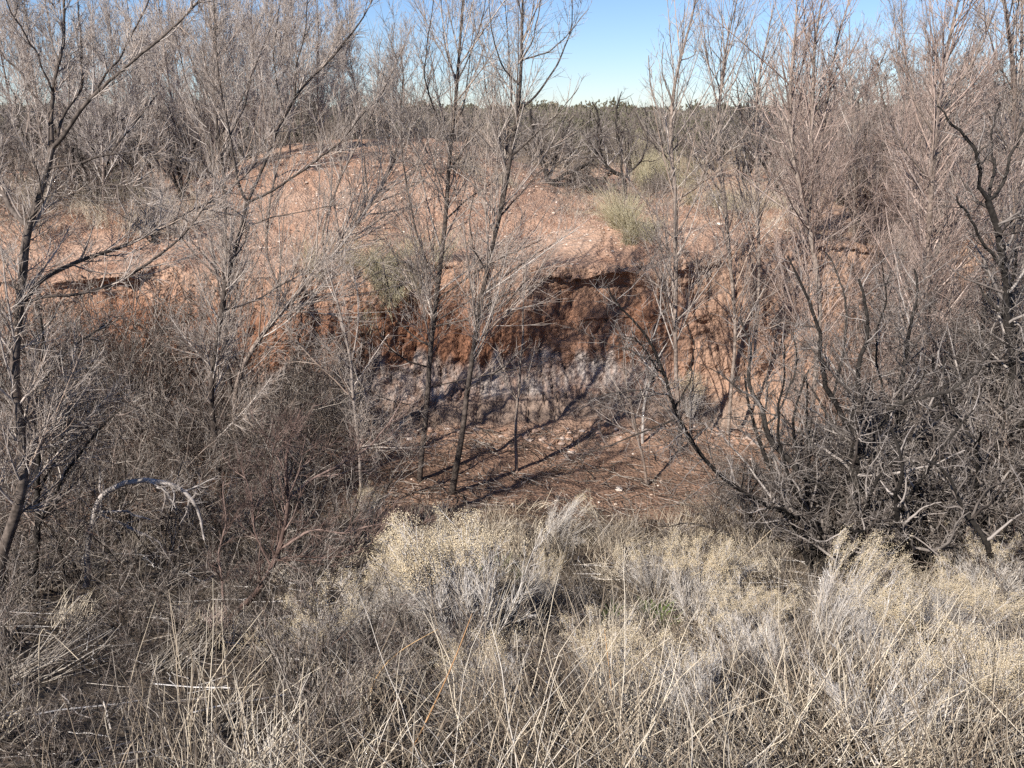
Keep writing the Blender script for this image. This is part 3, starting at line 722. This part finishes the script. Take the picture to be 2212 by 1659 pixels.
guided('sapling', 'pale smooth stem curving up from the right foot of the bank', 'sapling',
 [(1388,960,7),(1390,900,7),(1396,850,6),(1415,790,4),(1440,740,2)],
 [([(1393,870,3),(1370,800,2),(1365,740,1)],.1)], seed=47, mats=('silver','silver'), c1=8, c2=30, c3=60)
print('guided', round(time.time()-T0, 1))

# ================================================================ prototypes and their copies
rng = np.random.RandomState(5)
WILLOW = [proto('bare_tree', 'willow', 100+i) for i in range(3)]
WFAR = [proto('bare_tree', 'willow', 150+i, 1.9) for i in range(3)]
MFAR = [proto('mesquite', 'mesquite', 160+i, 1.5) for i in range(3)]
RED = [proto('bare_shrub', 'redbrush', 110+i) for i in range(3)]
MESQ = [proto('mesquite', 'mesquite', 120+i) for i in range(4)]
TANG = [proto('bare_shrub', 'tangle', 130+i) for i in range(5)]
BRUSH = [proto('bare_shrub', 'brush', 170+i) for i in range(4)]
BROOM = [proto('seeding_shrub', 'broom', 140+i, 1, [1,.9,.25,.5,.08][i]) for i in range(5)]
print('protos', round(time.time()-T0, 1))

def put(pr, X, Y, sc, label, cat='shrub', group=None, tilt=None, depth=None, rz=None):
    if depth is None:
        p = hit(X, Y)
    else:
        p = at(X, Y, depth); p[2] = float(ground(p[0], p[1]))
    p = p - np.array([0, 0, .05])
    return place(pr, p, rng.uniform(0, 6.28) if rz is None else rz, sc, label, cat, group, tilt or (rng.normal(0, .06), rng.normal(0, .06)))

# left tangle: rows from the bank's foot to the near slope
G_T = 'tangled bare shrubs filling the left side of the wash'
spots = []
for (y, n, x0, x1) in [(13.0, 6, -8.6, -2.4), (11.6, 6, -8.0, -2.2), (10.2, 6, -7.4, -2.2), (8.9, 6, -6.4, -1.9), (7.7, 6, -5.4, -1.6), (6.6, 6, -4.5, -1.4), (5.6, 6, -3.8, -1.2), (4.7, 5, -3.2, -1.0), (4.0, 5, -2.8, -.9), (3.5, 4, -2.3, -.7), (3.1, 3, -1.9, -.7)]:
    for k in range(n):
        spots.append((x0 + (x1-x0)*(k+rng.uniform(.1, .9))/n, y + rng.uniform(-.4, .4), y))
for i, (x, y, r) in enumerate(spots):
    sc = rng.uniform(.65, .9)*(.5 if y < 4.3 else .72 if y < 7.2 else 1)*(1.1 if y > 12 else 1)
    if y < 5.1 and -2.6 < x/y*5 < -1.45: sc *= .42
    elif y < 5.5 and -3.3 < x < -1.0: sc *= .8
    if 5.2 < y < 7 and -3.6 < x < -1.5: sc *= .8
    lab = ('grey-brown tangled shrub at the foot of the red bank on the left' if y > 10.9 else
           'grey-brown tangled shrub in the thick of the left brush' if y > 7.2 else 'low dark tangled shrub in the left foreground grass')
    place(TANG[i % 5] if y > 9.4 else BRUSH[i % 4], (x, y, float(ground(x, y))-.05), rng.uniform(0, 6.28), sc, lab, 'shrub', G_T, (rng.normal(0, .15), rng.normal(0, .15)))

for i, (x, y, q) in enumerate([(-.9,4.3,.42),(-.3,4.6,.42),(.3,4.3,.38),(-.7,5.2,.5),(-1.3,4.9,.5),(.9,4.7,.38),(-.2,3.8,.35),(1.5,4.4,.35)]):
    place(BRUSH[(i+1) % 4], (x, y, float(ground(x, y))-.05), rng.uniform(0, 6.28), q, 'low dark twiggy shrub in the grass at the bottom centre', 'shrub', 'low dark shrubs at the bottom centre', (rng.normal(0, .3), rng.normal(0, .3)))
G_LB = 'bare shrubs growing against the left bank'
for i, (x, y, q) in enumerate([(-7.6,12.6,1.25),(-6.4,12.9,1.2),(-5.2,12.4,1.2),(-4.2,12.7,1.15),(-3.1,12.5,.95),(-7.0,11.2,1.15),(-5.6,11.6,1.2),(-4.6,11.0,1.0),(-3.4,11.4,.9),(-2.3,12.0,.75)]):
    place(TANG[(i+3) % 5], (x, y, float(ground(x, y))-.05), rng.uniform(0, 6.28), (q, q, q*1.25), 'tall grey-brown shrub standing against the face of the left bank', 'shrub', G_LB)
for i, (x, y, q) in enumerate([(-7.2,17.5,.7),(-8.4,18.5,.85),(-9.2,17.0,.8),(-8.0,20.5,.9),(-9.6,20,.95),(-7.0,19.4,.75),(-10.6,18.8,.9),(-6.6,16.6,.5),(-8.3,16.0,.6)]):
    place(MFAR[i % 3] if i % 2 else TANG[i % 5], (x, y, float(ground(x, y))-.05), rng.uniform(0, 6.28), q, 'bare shrub left of the red mound on top of the bank', 'shrub', 'bare shrubs left of the red mound')
# right thicket
G_R = 'reddish whippy shrubs crowding the right side'
for i, (x, y, s) in enumerate([(5.6,12.8,1.1),(6.6,12.3,1.1),(7.6,12.9,1.15),(5.1,15.6,.95),(6.3,15.2,1.0),(7.4,15.6,1.1),(8.6,15.0,1.1),(6.0,10.6,.95),(7.0,10.9,1.05),(5.4,17.2,1.0),(6.9,17.6,1.1),(8.3,17.4,1.1),(9.6,17.0,1.1),(5.6,13.4,.9),(6.2,13.9,1.1),(7.1,14.2,1.15),(5.9,11.6,1.0),(6.7,11.5,1.1),(8.2,14.2,1.2),(6.4,16.4,1.05),(7.8,16.5,1.15),(4.1,12.3,.7),(4.7,12.6,.85),(3.9,14.2,.5)]):
    lab = 'reddish whippy shrub on the lip of the right bank' if y > 14.5 else 'reddish whippy shrub in front of the right bank behind the black-barked one'
    place(RED[i % 3], (x, y, float(ground(x, y))-.05), rng.uniform(0, 6.28), s*.95, lab, 'shrub', G_R)
G_TR = 'grey tangled shrubs low on the right'
for i, (x, y, s) in enumerate([(3.2,9.6,.7),(4.2,9.4,.8),(5.1,9.2,.95),(6.0,9.3,1.0),(4.7,8.2,.85),(3.4,8.4,.6),(2.3,9.6,.5),(5.4,7.9,.9),(2.9,11.0,.55),(4.6,6.9,.6)]):
    place(TANG[(i+2) % 5], (x, y, float(ground(x, y))-.05), rng.uniform(0, 6.28), s, 'grey tangled shrub at the foot of the black-barked shrub on the right', 'shrub', G_TR, (rng.normal(0, .12), rng.normal(0, .12)))
for i, (x, y, s) in enumerate([(5.3,9.9,.95),(6.4,10.2,1.05),(4.0,10.4,.75),(4.6,9.0,.85),(5.6,9.0,.95),(3.5,9.2,.6),(4.9,11.2,.9),(6.2,11.6,1.05),(7.2,11.4,1.1),(3.1,8.2,.75),(3.9,8.0,.9),(4.7,7.7,.95),(3.4,8.9,.85),(5.6,8.0,1.0),(2.6,9.0,.5)]):
    place(MESQ[i % 4], (x, y, float(ground(x, y))-.05), rng.uniform(0, 6.28), s, 'dark crooked shrub crowding behind the large black-barked one', 'shrub', 'dark crooked shrubs behind the big one')

# trees up on the plateau, left
G_W = 'bare trees massed on the plateau at upper left'
for i, (X, d, s) in enumerate([(30,19,1.0),(150,21,.95),(250,18,.85),(330,23,1.1),(420,20,.95),(500,25,1.1),(580,22,.95),(660,27,1.1),(720,24,.9),(800,29,1.0),(90,26,1.2),(860,27,.75),(380,29,1.2),(560,30,1.15),(230,30,1.2),(470,22,.9),(300,19,.8),(620,20,.8),(540,21,.85),(680,24,.9),(750,27,.95),(400,24,1.0),(130,23,1.1),(10,24,1.1),(450,27,1.15),(610,28,1.1),(710,30,1.1),(340,26,1.15),(190,24,1.1),(260,21,.9),(350,21,.95),(520,29,1.2),(590,25,1.05),(650,23,.9),(770,31,1.1),(840,31,1.0)]):
    x = (X-1106)/FD*d*1.02
    place(WFAR[i % 3], (x, d, float(ground(x, d))-.05), rng.uniform(0, 6.28), s*.95, 'grey bare tree massed with others on the plateau at upper left', 'tree', G_W)
G_M = 'dark crooked shrubs on the plateau behind the mound'
for i, (X, d, s) in enumerate([(180,20,.8),(300,22,.85),(420,27,.95),(520,28,.9),(630,29,.95),(720,28,.85),(800,30,.85),(870,29,.8),(940,31,.75),(700,33,1.0),(560,34,1.1),(450,33,1.1),(330,30,1.0),(200,28,1.0),(90,24,1.0),(20,22,1.0),(780,34,1.0),
        (1010,33,.75),(1080,30,.65),(1150,32,.7),(1220,29,.65),(1280,31,.65),(1350,27,.6),(1420,28,.65),(1500,26,.7)]):
    x = (X-1106)/FD*d*1.02
    place(MFAR[i % 3], (x, d, float(ground(x, d))-.05), rng.uniform(0, 6.28), s, 'dark crooked bare shrub on the plateau behind the red mound' if X < 1000 else 'dark crooked bare shrub on the plateau right of the red mound', 'shrub', G_M)
G_MR = 'gnarled bare shrubs on the right plateau against the sky'
for i, (X, d, s) in enumerate([(1590,25,.95),(1650,22,.95),(1720,24,1.15),(1790,21,1.25),(1850,23,1.3),(1910,20,1.25),(1970,23,1.2),(2040,21,1.2),(2110,24,1.1),(2190,22,1.2),(1830,18.5,.9),(1930,26,1.3),(1690,28,1.1),(1610,30,.95),(1540,31,.85),(2150,28,1.2)]):
    x = (X-1106)/FD*d*1.02
    place(MFAR[(i+1) % 3], (x, d, float(ground(x, d))-.05), rng.uniform(0, 6.28), s, 'gnarled bare shrub on the right plateau, its twigs against the sky', 'shrub', G_MR)
for i, (X, d, s) in enumerate([(1690,17,.8),(1830,16,.95),(1900,18,.9),(1960,15.5,.95),(2090,17,.95),(2160,15,.95),(2240,18,1.0),(1800,19,.85),(1860,13.5,.75),(1980,14,.85),(2130,17,1.0),(2000,19,1.0),(1930,17,.95)]):
    x = (X-1106)/FD*d*1.02
    place(WILLOW[(i+1) % 3], (x, d, float(ground(x, d))-.05), rng.uniform(0, 6.28), s*.88, 'tall pinkish-grey bare tree in the dense stand at upper right', 'tree', 'bare trees in the stand at upper right')
print('copies', round(time.time()-T0, 1))

# ================================================================ seed-head shrubs (named one by one)
def broom(i, X, Y, s, lab, tx=0, ty=0, rz=0):
    s = tuple(v*.78 for v in s)
    if X > 1550: s = (s[0]*.95, s[1]*.95, s[2]*.74)
    return put(BROOM[i % 5], X, Y, s, lab, 'shrub', 'silver-stemmed shrubs with cream seed heads', tilt=(tx, ty), rz=rz)
broom(0, 1015, 1430, (1.3,1.3,1.45), 'largest silver-stemmed shrub, middle foreground, leaning left under cream seed heads', -.35, -.42, 0)
broom(1, 930, 1360, (1.0,1.0,1.15), 'silver-stemmed shrub whose cream top hides the foot of the slim pair of trees', -.3, -.12, 1)
broom(2, 900, 1360, (.9,.9,.9), 'grey silver-stemmed shrub left of the largest one, few seed heads', -.2, -.5)
broom(3, 1160, 1335, (.35,.35,.85), 'thin bundle of white stems standing upright right of the largest seeding shrub', -.1, .18)
broom(4, 1175, 1180, (.6,.6,.95), 'feathery dry plume at the edge of the wash floor, bending right', -.2, .65)
broom(0, 1500, 1350, (.95,.95,1.0), 'cream-topped shrub below the bare wash floor, right of centre', -.2, .1, 1)
broom(1, 1610, 1400, (1.0,1.0,1.0), 'cream-topped shrub left of the base of the black-barked shrub', -.3, .2, 2)
broom(2, 1420, 1300, (.7,.7,.8), 'small cream-topped shrub at the near edge of the wash floor', -.2, -.2, 3)
broom(3, 1745, 1450, (.55,.55,1.9), 'tall white plume leaning right in front of the black-barked shrub', -.15, .5, .5)
broom(4, 1660, 1500, (1.1,1.1,1.0), 'pale shrub with stems swept to the left, lower right of centre', -.25, -.7, 2)
broom(0, 1900, 1490, (1.15,1.15,1.1), 'broad whitish shrub with stems swept to the right, lower right', -.2, .6, 4)
broom(1, 2050, 1400, (1.1,1.1,1.1), 'whitish shrub below the right edge shrub, seed heads on its right', -.2, .4, 5)
broom(2, 2150, 1300, (1.0,1.0,1.15), 'yellow-cream shrub under the heavy curved limb at the right edge', -.2, -.1, 1.4)
broom(3, 2080, 1230, (.9,.9,1.1), 'upright cream-topped shrub between the two black-barked shrubs', -.1, .1, 2.4)
broom(4, 1890, 1640, (1.0,1.0,.95), 'cream and silver shrub at the bottom of the frame, right', -.2, .5, 3.3)
broom(0, 2120, 1600, (1.0,1.0,1.0), 'darker seeding shrub in the bottom right corner', -.1, .2, 2.2)
broom(1, 1330, 1560, (.9,.9,.8), 'grey seeding shrub at the bottom, just right of centre', -.2, .2, 4.4)
broom(2, 1060, 1560, (.8,.8,.75), 'low seeding shrub with a few cream heads directly below the largest one', -.2, -.3, 5.4)
broom(3, 760, 1440, (.95,.95,.85), 'dull grey seeding shrub left of the middle foreground', -.1, -.4, .4)
broom(4, 1520, 1620, (.8,.8,.8), 'grey seeding shrub at the bottom between the middle and the right', -.2, -.3, 3.7)
broom(1, 780, 1130, (.5,.5,.7), 'small brown-headed shrub left of the foot of the slim pair of trees', -.1, .3, 3.7)
broom(0, 1490, 905, (.8,.8,.9), 'cream-flecked shrub at the foot of the orange bank on the right', -.1, .1, 3.7)
broom(2, 640, 905, (1.0,1.0,.6), 'low grey shrub along the foot of the bank, left of the slim pair', -.1, .1, 3.7)
broom(3, 730, 885, (1.0,1.0,.55), 'low grey shrub along the foot of the bank, right behind the thin leaning stems', -.1, .1, 1.7)

# ================================================================ grass clumps and ground cover
def blades(n, centers, L, rng, lean=.35, r=.0025, K=5, droop=-.05):
    N = len(centers)
    d = np.c_[rng.normal(0, lean, N), rng.normal(0, lean, N), np.ones(N)]
    return grow(centers, d, L, np.full(N, r)*rng.uniform(.7, 1.3, N), K, .11, droop, rng, .7)
def clump(X, Y, n, rad, h, mat, label, cat='grass', depth=None, lean=.45, r=.003, seedv=0):
    g = np.random.RandomState(seedv+int(X*7+Y))
    p = hit(X, Y) if depth is None else at(X, Y, depth)
    c = np.c_[g.normal(0, rad, n), g.normal(0, rad, n), np.zeros(n)] + p
    sub = g.randint(0, 9, n); off = g.normal(0, rad*.9, (9, 2)); hh = g.uniform(.45, 1.25, 9); ll = g.normal(0, .45, (9, 2))
    c[:, :2] = p[:2] + off[sub] + g.normal(0, rad*.22, (n, 2))
    c[:, 2] = ground(c[:, 0], c[:, 1]) - .02
    d = np.c_[ll[sub] + g.normal(0, .33, (n, 2)), np.ones(n)]
    P, R = grow(c, d, h*hh[sub]*g.uniform(.4, 1.2, n), r*g.uniform(.6, 1.5, n), 6, .12, -.05, g, .6)
    p[2] = float(ground(p[0], p[1]))
    o = link('grass_clump', tube_mesh('grass_clump', [(P, R, 3, g.uniform(0, 1, n))], M[mat], p), loc=p)
    return tag(o, label, cat)
clump(790, 585, 900, .42, .55, 'green', 'yellow-green grass clump on the bank top behind the slim pair of trees')
clump(860, 600, 800, .38, .5, 'green', 'yellow-green grass clump hanging over the bank edge beside the left slim trunk')
clump(1365, 490, 1600, .3, .75, 'green', 'pale grass clump at the top of the orange lip, right of the gully')
clump(1400, 400, 2200, .55, 1.0, 'green', 'tall pale bush of grass on the plateau right of the black tangle')
clump(1340, 350, 1600, .6, 1.0, 'green', 'yellowish grass behind the bent black stems')
clump(240, 430, 1600, .8, .8, 'green', 'yellow grass clump seen through the left edge tree')
clump(330, 470, 1200, .8, .6, 'straw', 'dry straw clump on the bank top at left')
clump(120, 430, 1600, .9, .7, 'straw', 'dry straw clump behind the trunk of the left edge tree')
clump(1560, 440, 900, .4, .6, 'green', 'grey-green clump between the thin trees right of the gap')
clump(1680, 450, 1200, .6, .7, 'straw', 'straw clump on the plateau behind the right thin trees')
clump(1085, 1175, 500, .14, .35, 'straw', 'broken straw tuft on the near edge of the bare wash floor')
clump(1075, 1240, 260, .12, .18, 'fresh', 'small fresh green sprout beside the largest seeding shrub')
clump(1400, 1330, 300, .14, .18, 'fresh', 'fresh green patch among straw right of centre')
clump(1060, 385, 900, .5, .4, 'straw', 'sparse straw on the right shoulder of the red mound')

def cover(name, region, n, Lr, mats, lean, r, label, seedv, K=5, droop=-.06, dens=None):
    g = np.random.RandomState(seedv)
    x0, x1, y0, y1 = region
    y = g.uniform(y0**.8, y1**.8, n*2)**(1/.8); x = g.uniform(-1, 1, n*2)*(y*.62+.4); 
    keep = (x > x0) & (x < x1)
    if dens is not None: keep &= g.uniform(0, 1, n*2) < dens(x, y)
    x, y = x[keep][:n], y[keep][:n]; N = len(x)
    c = np.c_[x, y, ground(x, y)-.02]
    L = g.uniform(*Lr, N)
    P, R = blades(N, c, L, g, lean, r, K, droop)
    o = link(name, tube_mesh(name, [(P, R, 3, g.uniform(0, 1, N))], M[mats]))
    return tag(o, label, 'grass', kind='stuff')
patch = lambda a, b, s: (lambda x, y: np.clip(.5 + a*fbm(x*s+b, y*s, o=2), .03, 1))
def tufts(name, label, seedv, ntuft, per, yr, L, mat, dens, rad=.09, r=(.0016, .0042), lean=(.1, 1.0), K=8, droop=-.05):
    g = np.random.RandomState(seedv)
    y = g.uniform(yr[0], yr[1], ntuft*4); x = g.uniform(-1, 1, ntuft*4)*(y*.62+.4)
    k = g.uniform(0, 1, ntuft*4) < dens(x, y); x, y = x[k][:ntuft], y[k][:ntuft]; n = len(x)
    az = g.uniform(0, 6.28, n); ln = g.uniform(*lean, n); h = g.uniform(*L, n)
    T = np.repeat(np.arange(n), per); N = len(T)
    c = np.c_[x[T] + g.normal(0, rad, N), y[T] + g.normal(0, rad, N)]
    c = np.c_[c, ground(c[:, 0], c[:, 1]) - .02]
    d = np.c_[np.cos(az)[T]*ln[T], np.sin(az)[T]*ln[T], np.ones(N)] + g.normal(0, .28, (N, 3))
    P, R = grow(c, d, h[T]*g.uniform(.35, 1.25, N), g.uniform(*r, N)**1.0, K, .09, droop, g, .6)
    t = np.clip(np.repeat(g.uniform(.05, .8, n), per) + g.normal(0, .18, N), 0, 1)
    o = link(name, tube_mesh(name, [(P, R, 3, t)], M[mat])); return tag(o, label, 'grass', kind='stuff')
warmer = lambda x, y: .08 + .92*sm(-1.8, .0, x)
tufts('dry_grass', 'tan tufts of dry grass matted over the near slope', 61, 270, 48, (2.5, 9.6), (.15, .5), 'straw', warmer)
tufts('floor_edge_grass', 'straw creeping over the near edge of the wash floor', 68, 60, 45, (9.2, 10.7), (.1, .38), 'straw', lambda x, y: (np.abs(x-1.2) < 3.2)*1.0, rad=.12, r=(.0022, .0045))
tufts('grey_grass', 'grey bent tufts and dead stalks over the near slope', 62, 320, 44, (2.5, 9.6), (.2, .6), 'grey_straw', lambda x, y: .2+.8*sm(-1.8, .0, x), lean=(.4, 2.2), droop=0.0)
tufts('tall_dry_grass', 'tall straw stalks along the bottom of the frame', 63, 72, 24, (2.5, 4.4), (.4, .9), 'straw', lambda x, y: .22+.78*sm(-1.6, .2, x), rad=.14, r=(.002, .0042), lean=(.1, .9), K=10, droop=-.03)
def litter(name, label, seedv, n, yr, xr, mat, L=(.08, .5), dens=None):
    g = np.random.RandomState(seedv); x = g.uniform(*xr, n*3); y = g.uniform(*yr, n*3)
    k = g.uniform(0, 1, n*3) < (dens(x, y) if dens else 1); x, y = x[k][:n], y[k][:n]; N = len(x)
    az = g.uniform(0, 6.28, N); ll = g.uniform(*L, N)
    s_ = np.linspace(-.5, .5, 5)[None]
    px = x[:, None] + np.cos(az)[:, None]*ll[:, None]*s_ + g.normal(0, .01, (N, 5)); py = y[:, None] + np.sin(az)[:, None]*ll[:, None]*s_ + g.normal(0, .01, (N, 5))
    P = np.stack([px, py, ground(px, py) + .012 + g.uniform(0, .05, (N, 1))], -1)
    R = np.repeat(g.uniform(.0018, .006, (N, 1)), 5, 1)
    o = link(name, tube_mesh(name, [(P, R, 3, g.uniform(0, 1, N))], M[mat])); return tag(o, label, 'litter', kind='stuff')
litter('twig_litter', 'fallen twigs and flood debris on the wash floor', 66, 2600, (9.3, 13.3), (-6, 6), 'tangle', dens=lambda x, y: np.clip(.35 + .8*vn(x*1.2, y*1.8), .04, 1))
litter('slope_litter', 'broken pale sticks lying in the near grass', 67, 1500, (2.6, 8.5), (-5, 5), 'silver', (.1, .6), dens=lambda x, y: .3+.7*sm(-1.5, 0, x))
cover('sparse_stalks', (-9, 9, 9.0, 13.2), 1500, (.08, .3), 'straw', .9, .002, 'sparse dead stalks on the wash floor', 64, dens=lambda x, y: np.where(y < 9.8, 1, .35))
cover('plateau_grass', (-14, 14, 15.5, 30), 9000, (.1, .35), 'straw', .6, .004, 'sparse straw on the plateau', 65, dens=lambda x, y: np.where((np.abs(x+3.5) < 4.6), .02, 1)*np.where((x > .5) & (x < 4.5) & (y < 17.5), .03, 1))
# long whips in the foreground
def stalk(pts, w, label, mat='straw', depth=None):
    p0 = hit(*pts[0][:2]) if depth is None else at(*pts[0][:2], depth)
    g = np.random.RandomState(int(pts[0][0]))
    n = len(pts)
    P = np.array([at(X, Y, p0[1] + .1*i*(g.rand()-.3)) for i, (X, Y) in enumerate(pts)])
    P = resample(P, 12)[None]
    R = (np.linspace(1, .45, 12)*w*.5*p0[1]/FD)[None]
    o = link('stalk', tube_mesh('stalk', [(P, R, 4, g.uniform(0, 1, 1))], M[mat], P[0, 0]), loc=P[0, 0])
    return tag(o, label, 'stalk', 'long dry stalks in the foreground')
stalk([(405,1660),(330,1560),(255,1445)], 4, 'long pale stalk slanting up to the left at the bottom left')
stalk([(85,1500),(84,1420),(86,1345),(125,1380),(170,1425)], 4, 'straw stalk folded into a sharp angle at the lower left')
stalk([(440,1650),(452,1500),(462,1370),(460,1250)], 4, 'white upright stalk right of the brushy clump, the brighter of the two')
stalk([(460,1650),(468,1540),(466,1430),(470,1310)], 3, 'thin upright stalk just right of the brightest white one')
stalk([(345,1640),(352,1560),(356,1480)], 3, 'short white stalk below the brushy clump')
stalk([(870,1660),(930,1540),(985,1420),(1020,1325)], 5, 'long orange-tan stalk rising right beneath the largest seeding shrub', 'orange')
stalk([(780,1560),(815,1450),(870,1400),(945,1360)], 4, 'orange-tan stalk arching right over grey shrubs', 'orange')
stalk([(1290,1500),(1330,1560),(1380,1620),(1400,1660)], 5, 'thick pale stalk fallen to the right at the bottom centre')
stalk([(1320,1600),(1300,1480),(1268,1385)], 4, 'white stalk leaning left right of the bottom centre')
stalk([(1330,1590),(1320,1480),(1306,1360)], 4, 'orange stalk standing right of the bottom centre', 'orange')
stalk([(1490,1240),(1400,1215),(1320,1245),(1270,1290)], 4, 'long tan stalk arching flat in front of the wash floor')
stalk([(1600,1210),(1660,1150),(1685,1130)], 4, 'broken straw pointing up right, left of the black-barked base')
stalk([(1600,1210),(1640,1260),(1700,1310)], 4, 'broken straw slanting down right, left of the black-barked base')
stalk([(1640,1605),(1700,1565),(1660,1560),(1560,1620)], 4, 'curved straw at the bottom right of centre')
stalk([(1680,1600),(1705,1480),(1670,1420)], 3, 'dark red whip at the bottom right of centre', 'redtwig')
stalk([(2060,1660),(1970,1640),(1880,1640)], 5, 'pale flat straw lying near the bottom right')
print('grass', round(time.time()-T0, 1))

# brushy clump of fibres
def brush():
    g = np.random.RandomState(9)
    p = hit(470, 1400); d = p[1]
    A = at(458, 1362, d-.1); B = at(312, 1505, d-.45); n = 1100
    root = bpy.data.objects.new('brush_clump', None); COL.objects.link(root); root.location = p
    tag(root, 'swept clump of grey fibres with a reddish top, hanging down left from the reddish shrub', 'dead clump')
    st = A + g.normal(0, .035, (n, 3)); dirn = norm(B - A) + g.normal(0, .13, (n, 3))
    P, R = grow(st, dirn, g.uniform(.25, .75, n), np.full(n, .0036), 6, .05, -.03, g, .5)
    link('fibres', tube_mesh('fibres', [(P, R, 3, g.uniform(0, 1, n))], M['grey_straw'], p), root)
    n = 200
    P, R = grow(A + g.normal(0, .03, (n, 3)), norm(A-B) + [0, 0, .5] + g.normal(0, .5, (n, 3)), g.uniform(.05, .16, n), np.full(n, .0025), 4, .1, .1, g, .5)
    link('red_tuft', tube_mesh('red_tuft', [(P, R, 3, g.uniform(0, 1, n))], M['redtwig'], p), root)
brush()

# ================================================================ pebbles and rocks
def stones(n, fn, size, name, label, seedv, mat='pebble'):
    g = np.random.RandomState(seedv)
    x, y = fn(g, n); c = np.c_[x, y, ground(x, y)]
    s = size*g.uniform(.4, 1.3, (len(x), 1, 1))*g.uniform(.7, 1.3, (len(x), 1, 3))*[1, 1, .6]
    phi = (1+5**.5)/2
    ico = norm(np.array([[-1,phi,0],[1,phi,0],[-1,-phi,0],[1,-phi,0],[0,-1,phi],[0,1,phi],[0,-1,-phi],[0,1,-phi],[phi,0,-1],[phi,0,1],[-phi,0,-1],[-phi,0,1]]))
    F = np.array([[0,11,5],[0,5,1],[0,1,7],[0,7,10],[0,10,11],[1,5,9],[5,11,4],[11,10,2],[10,7,6],[7,1,8],[3,9,4],[3,4,2],[3,2,6],[3,6,8],[3,8,9],[4,9,5],[2,4,11],[6,2,10],[8,6,7],[9,8,1]])
    V = ico[None]*s*g.uniform(.75, 1.15, (len(x), 12, 1)) + c[:, None]
    Q = (F[None] + (np.arange(len(x))*12)[:, None, None]).reshape(-1, 3)
    me = mesh_from(name, V.reshape(-1, 3), Q, M[mat], np.repeat(g.uniform(0, 1, len(x)), 12), tri=True)
    me.polygons.foreach_set('use_smooth', np.zeros(len(Q), bool))
    o = link(name, me); return tag(o, label, 'stones', kind='stuff')
stones(1500, lambda g, n: (g.normal(-3.0, 2.4, n), g.uniform(16.2, 24, n)), .028, 'mound_pebbles', 'pale pebbles and clods strewn over the red mound', 71)
stones(500, lambda g, n: (g.uniform(.5, 5.5, n), g.uniform(15.0, 17.5, n)), .022, 'lip_pebbles', 'small clods scattered on the orange lip of the bank', 72)
stones(420, lambda g, n: (g.uniform(-5, 5, n), 13.35 - np.abs(g.normal(0, .35, n))), .05, 'bank_debris', 'fallen earth clods along the foot of the bank', 74, 'clod')
stones(500, lambda g, n: (g.uniform(-5, 5, n), g.uniform(10.3, 13.3, n)), .02, 'floor_pebbles', 'small clods on the wash floor', 73)
def rock(X, Y, s, label, seedv):
    import bmesh
    g = np.random.RandomState(seedv); p = hit(X, Y)
    bm = bmesh.new(); bmesh.ops.create_icosphere(bm, subdivisions=2, radius=s)
    for v in bm.verts:
        v.co *= 1 + .18*(g.rand()-.5)*2
        v.co.z *= .6
    me = bpy.data.meshes.new('stone'); bm.to_mesh(me); bm.free(); me.materials.append(M['pebble'])
    a = me.attributes.new('tint', 'FLOAT', 'POINT'); a.data.foreach_set('value', np.full(len(me.vertices), .9, np.float32))
    o = link('stone', me, loc=p+[0, 0, s*.3]); tag(o, label, 'stone')
rock(1337, 1060, .055, 'white stone on the shaded right part of the wash floor', 1)
rock(1553, 487, .06, 'pale stone on the crest of the orange lip', 2)
rock(1010, 1026, .03, 'small white stone just right of the dark foot of the slim trees', 3)

# ================================================================ far scrub
def scrub(name, label, seedv, n, yr, hr, mat, leaf, xr=1.0):
    g = np.random.RandomState(seedv)
    y = g.uniform(yr[0]**.5, yr[1]**.5, n)**2; x = g.uniform(-1, 1, n)*(y*.66+2)*xr
    h = g.uniform(*hr, n)
    per = 260
    c = np.repeat(np.c_[x, y, ground(x, y)], per, 0)
    H = np.repeat(h, per)[:, None]
    u = norm(g.normal(0, 1, (n*per, 3)))*g.uniform(.3, 1, (n*per, 1))**.6
    u[:, 2] = np.abs(u[:, 2])
    pos = c + u*H*[.75, .75, 1.0]*g.uniform(.75, 1.05, (n*per, 1))
    if leaf:
        L = .05*g.uniform(.8, 2.0, n*per)*np.repeat(y, per)/30; r = L*.45
    else:
        L = .28*g.uniform(.5, 1.3, n*per)*np.repeat(y, per)/35; r = .006*np.repeat(y, per)/25*np.ones(n*per)
    d = u + g.normal(0, .5, u.shape) + [0, 0, .5]
    P, R = grow(pos, d, L, r, 3, .2, .0, g, .6)
    t = np.clip(np.repeat(g.uniform(0, 1, n), per)*.6 + g.uniform(0, .4, n*per), 0, 1)
    o = link(name, tube_mesh(name, [(P, R, 3, t)], M[mat])); return tag(o, label, 'scrub', kind='stuff')
scrub('olive_scrub', 'olive evergreen scrub stretching to the horizon', 81, 520, (34, 130), (.9, 1.9), 'olive', True)
scrub('grey_scrub', 'grey-brown bare scrub stretching to the horizon', 82, 620, (30, 120), (.9, 1.8), 'far', False)
scrub('horizon_scrub', 'dark line of scrub along the horizon', 83, 420, (90, 400), (1.0, 3.1), 'olive', True)
scrub('plateau_scrub', 'low grey-brown twiggy scrub on the plateau on the right', 84, 70, (19, 32), (.5, 1.1), 'far', False)
print('done', round(time.time()-T0, 1), len(bpy.data.objects), 'objects')
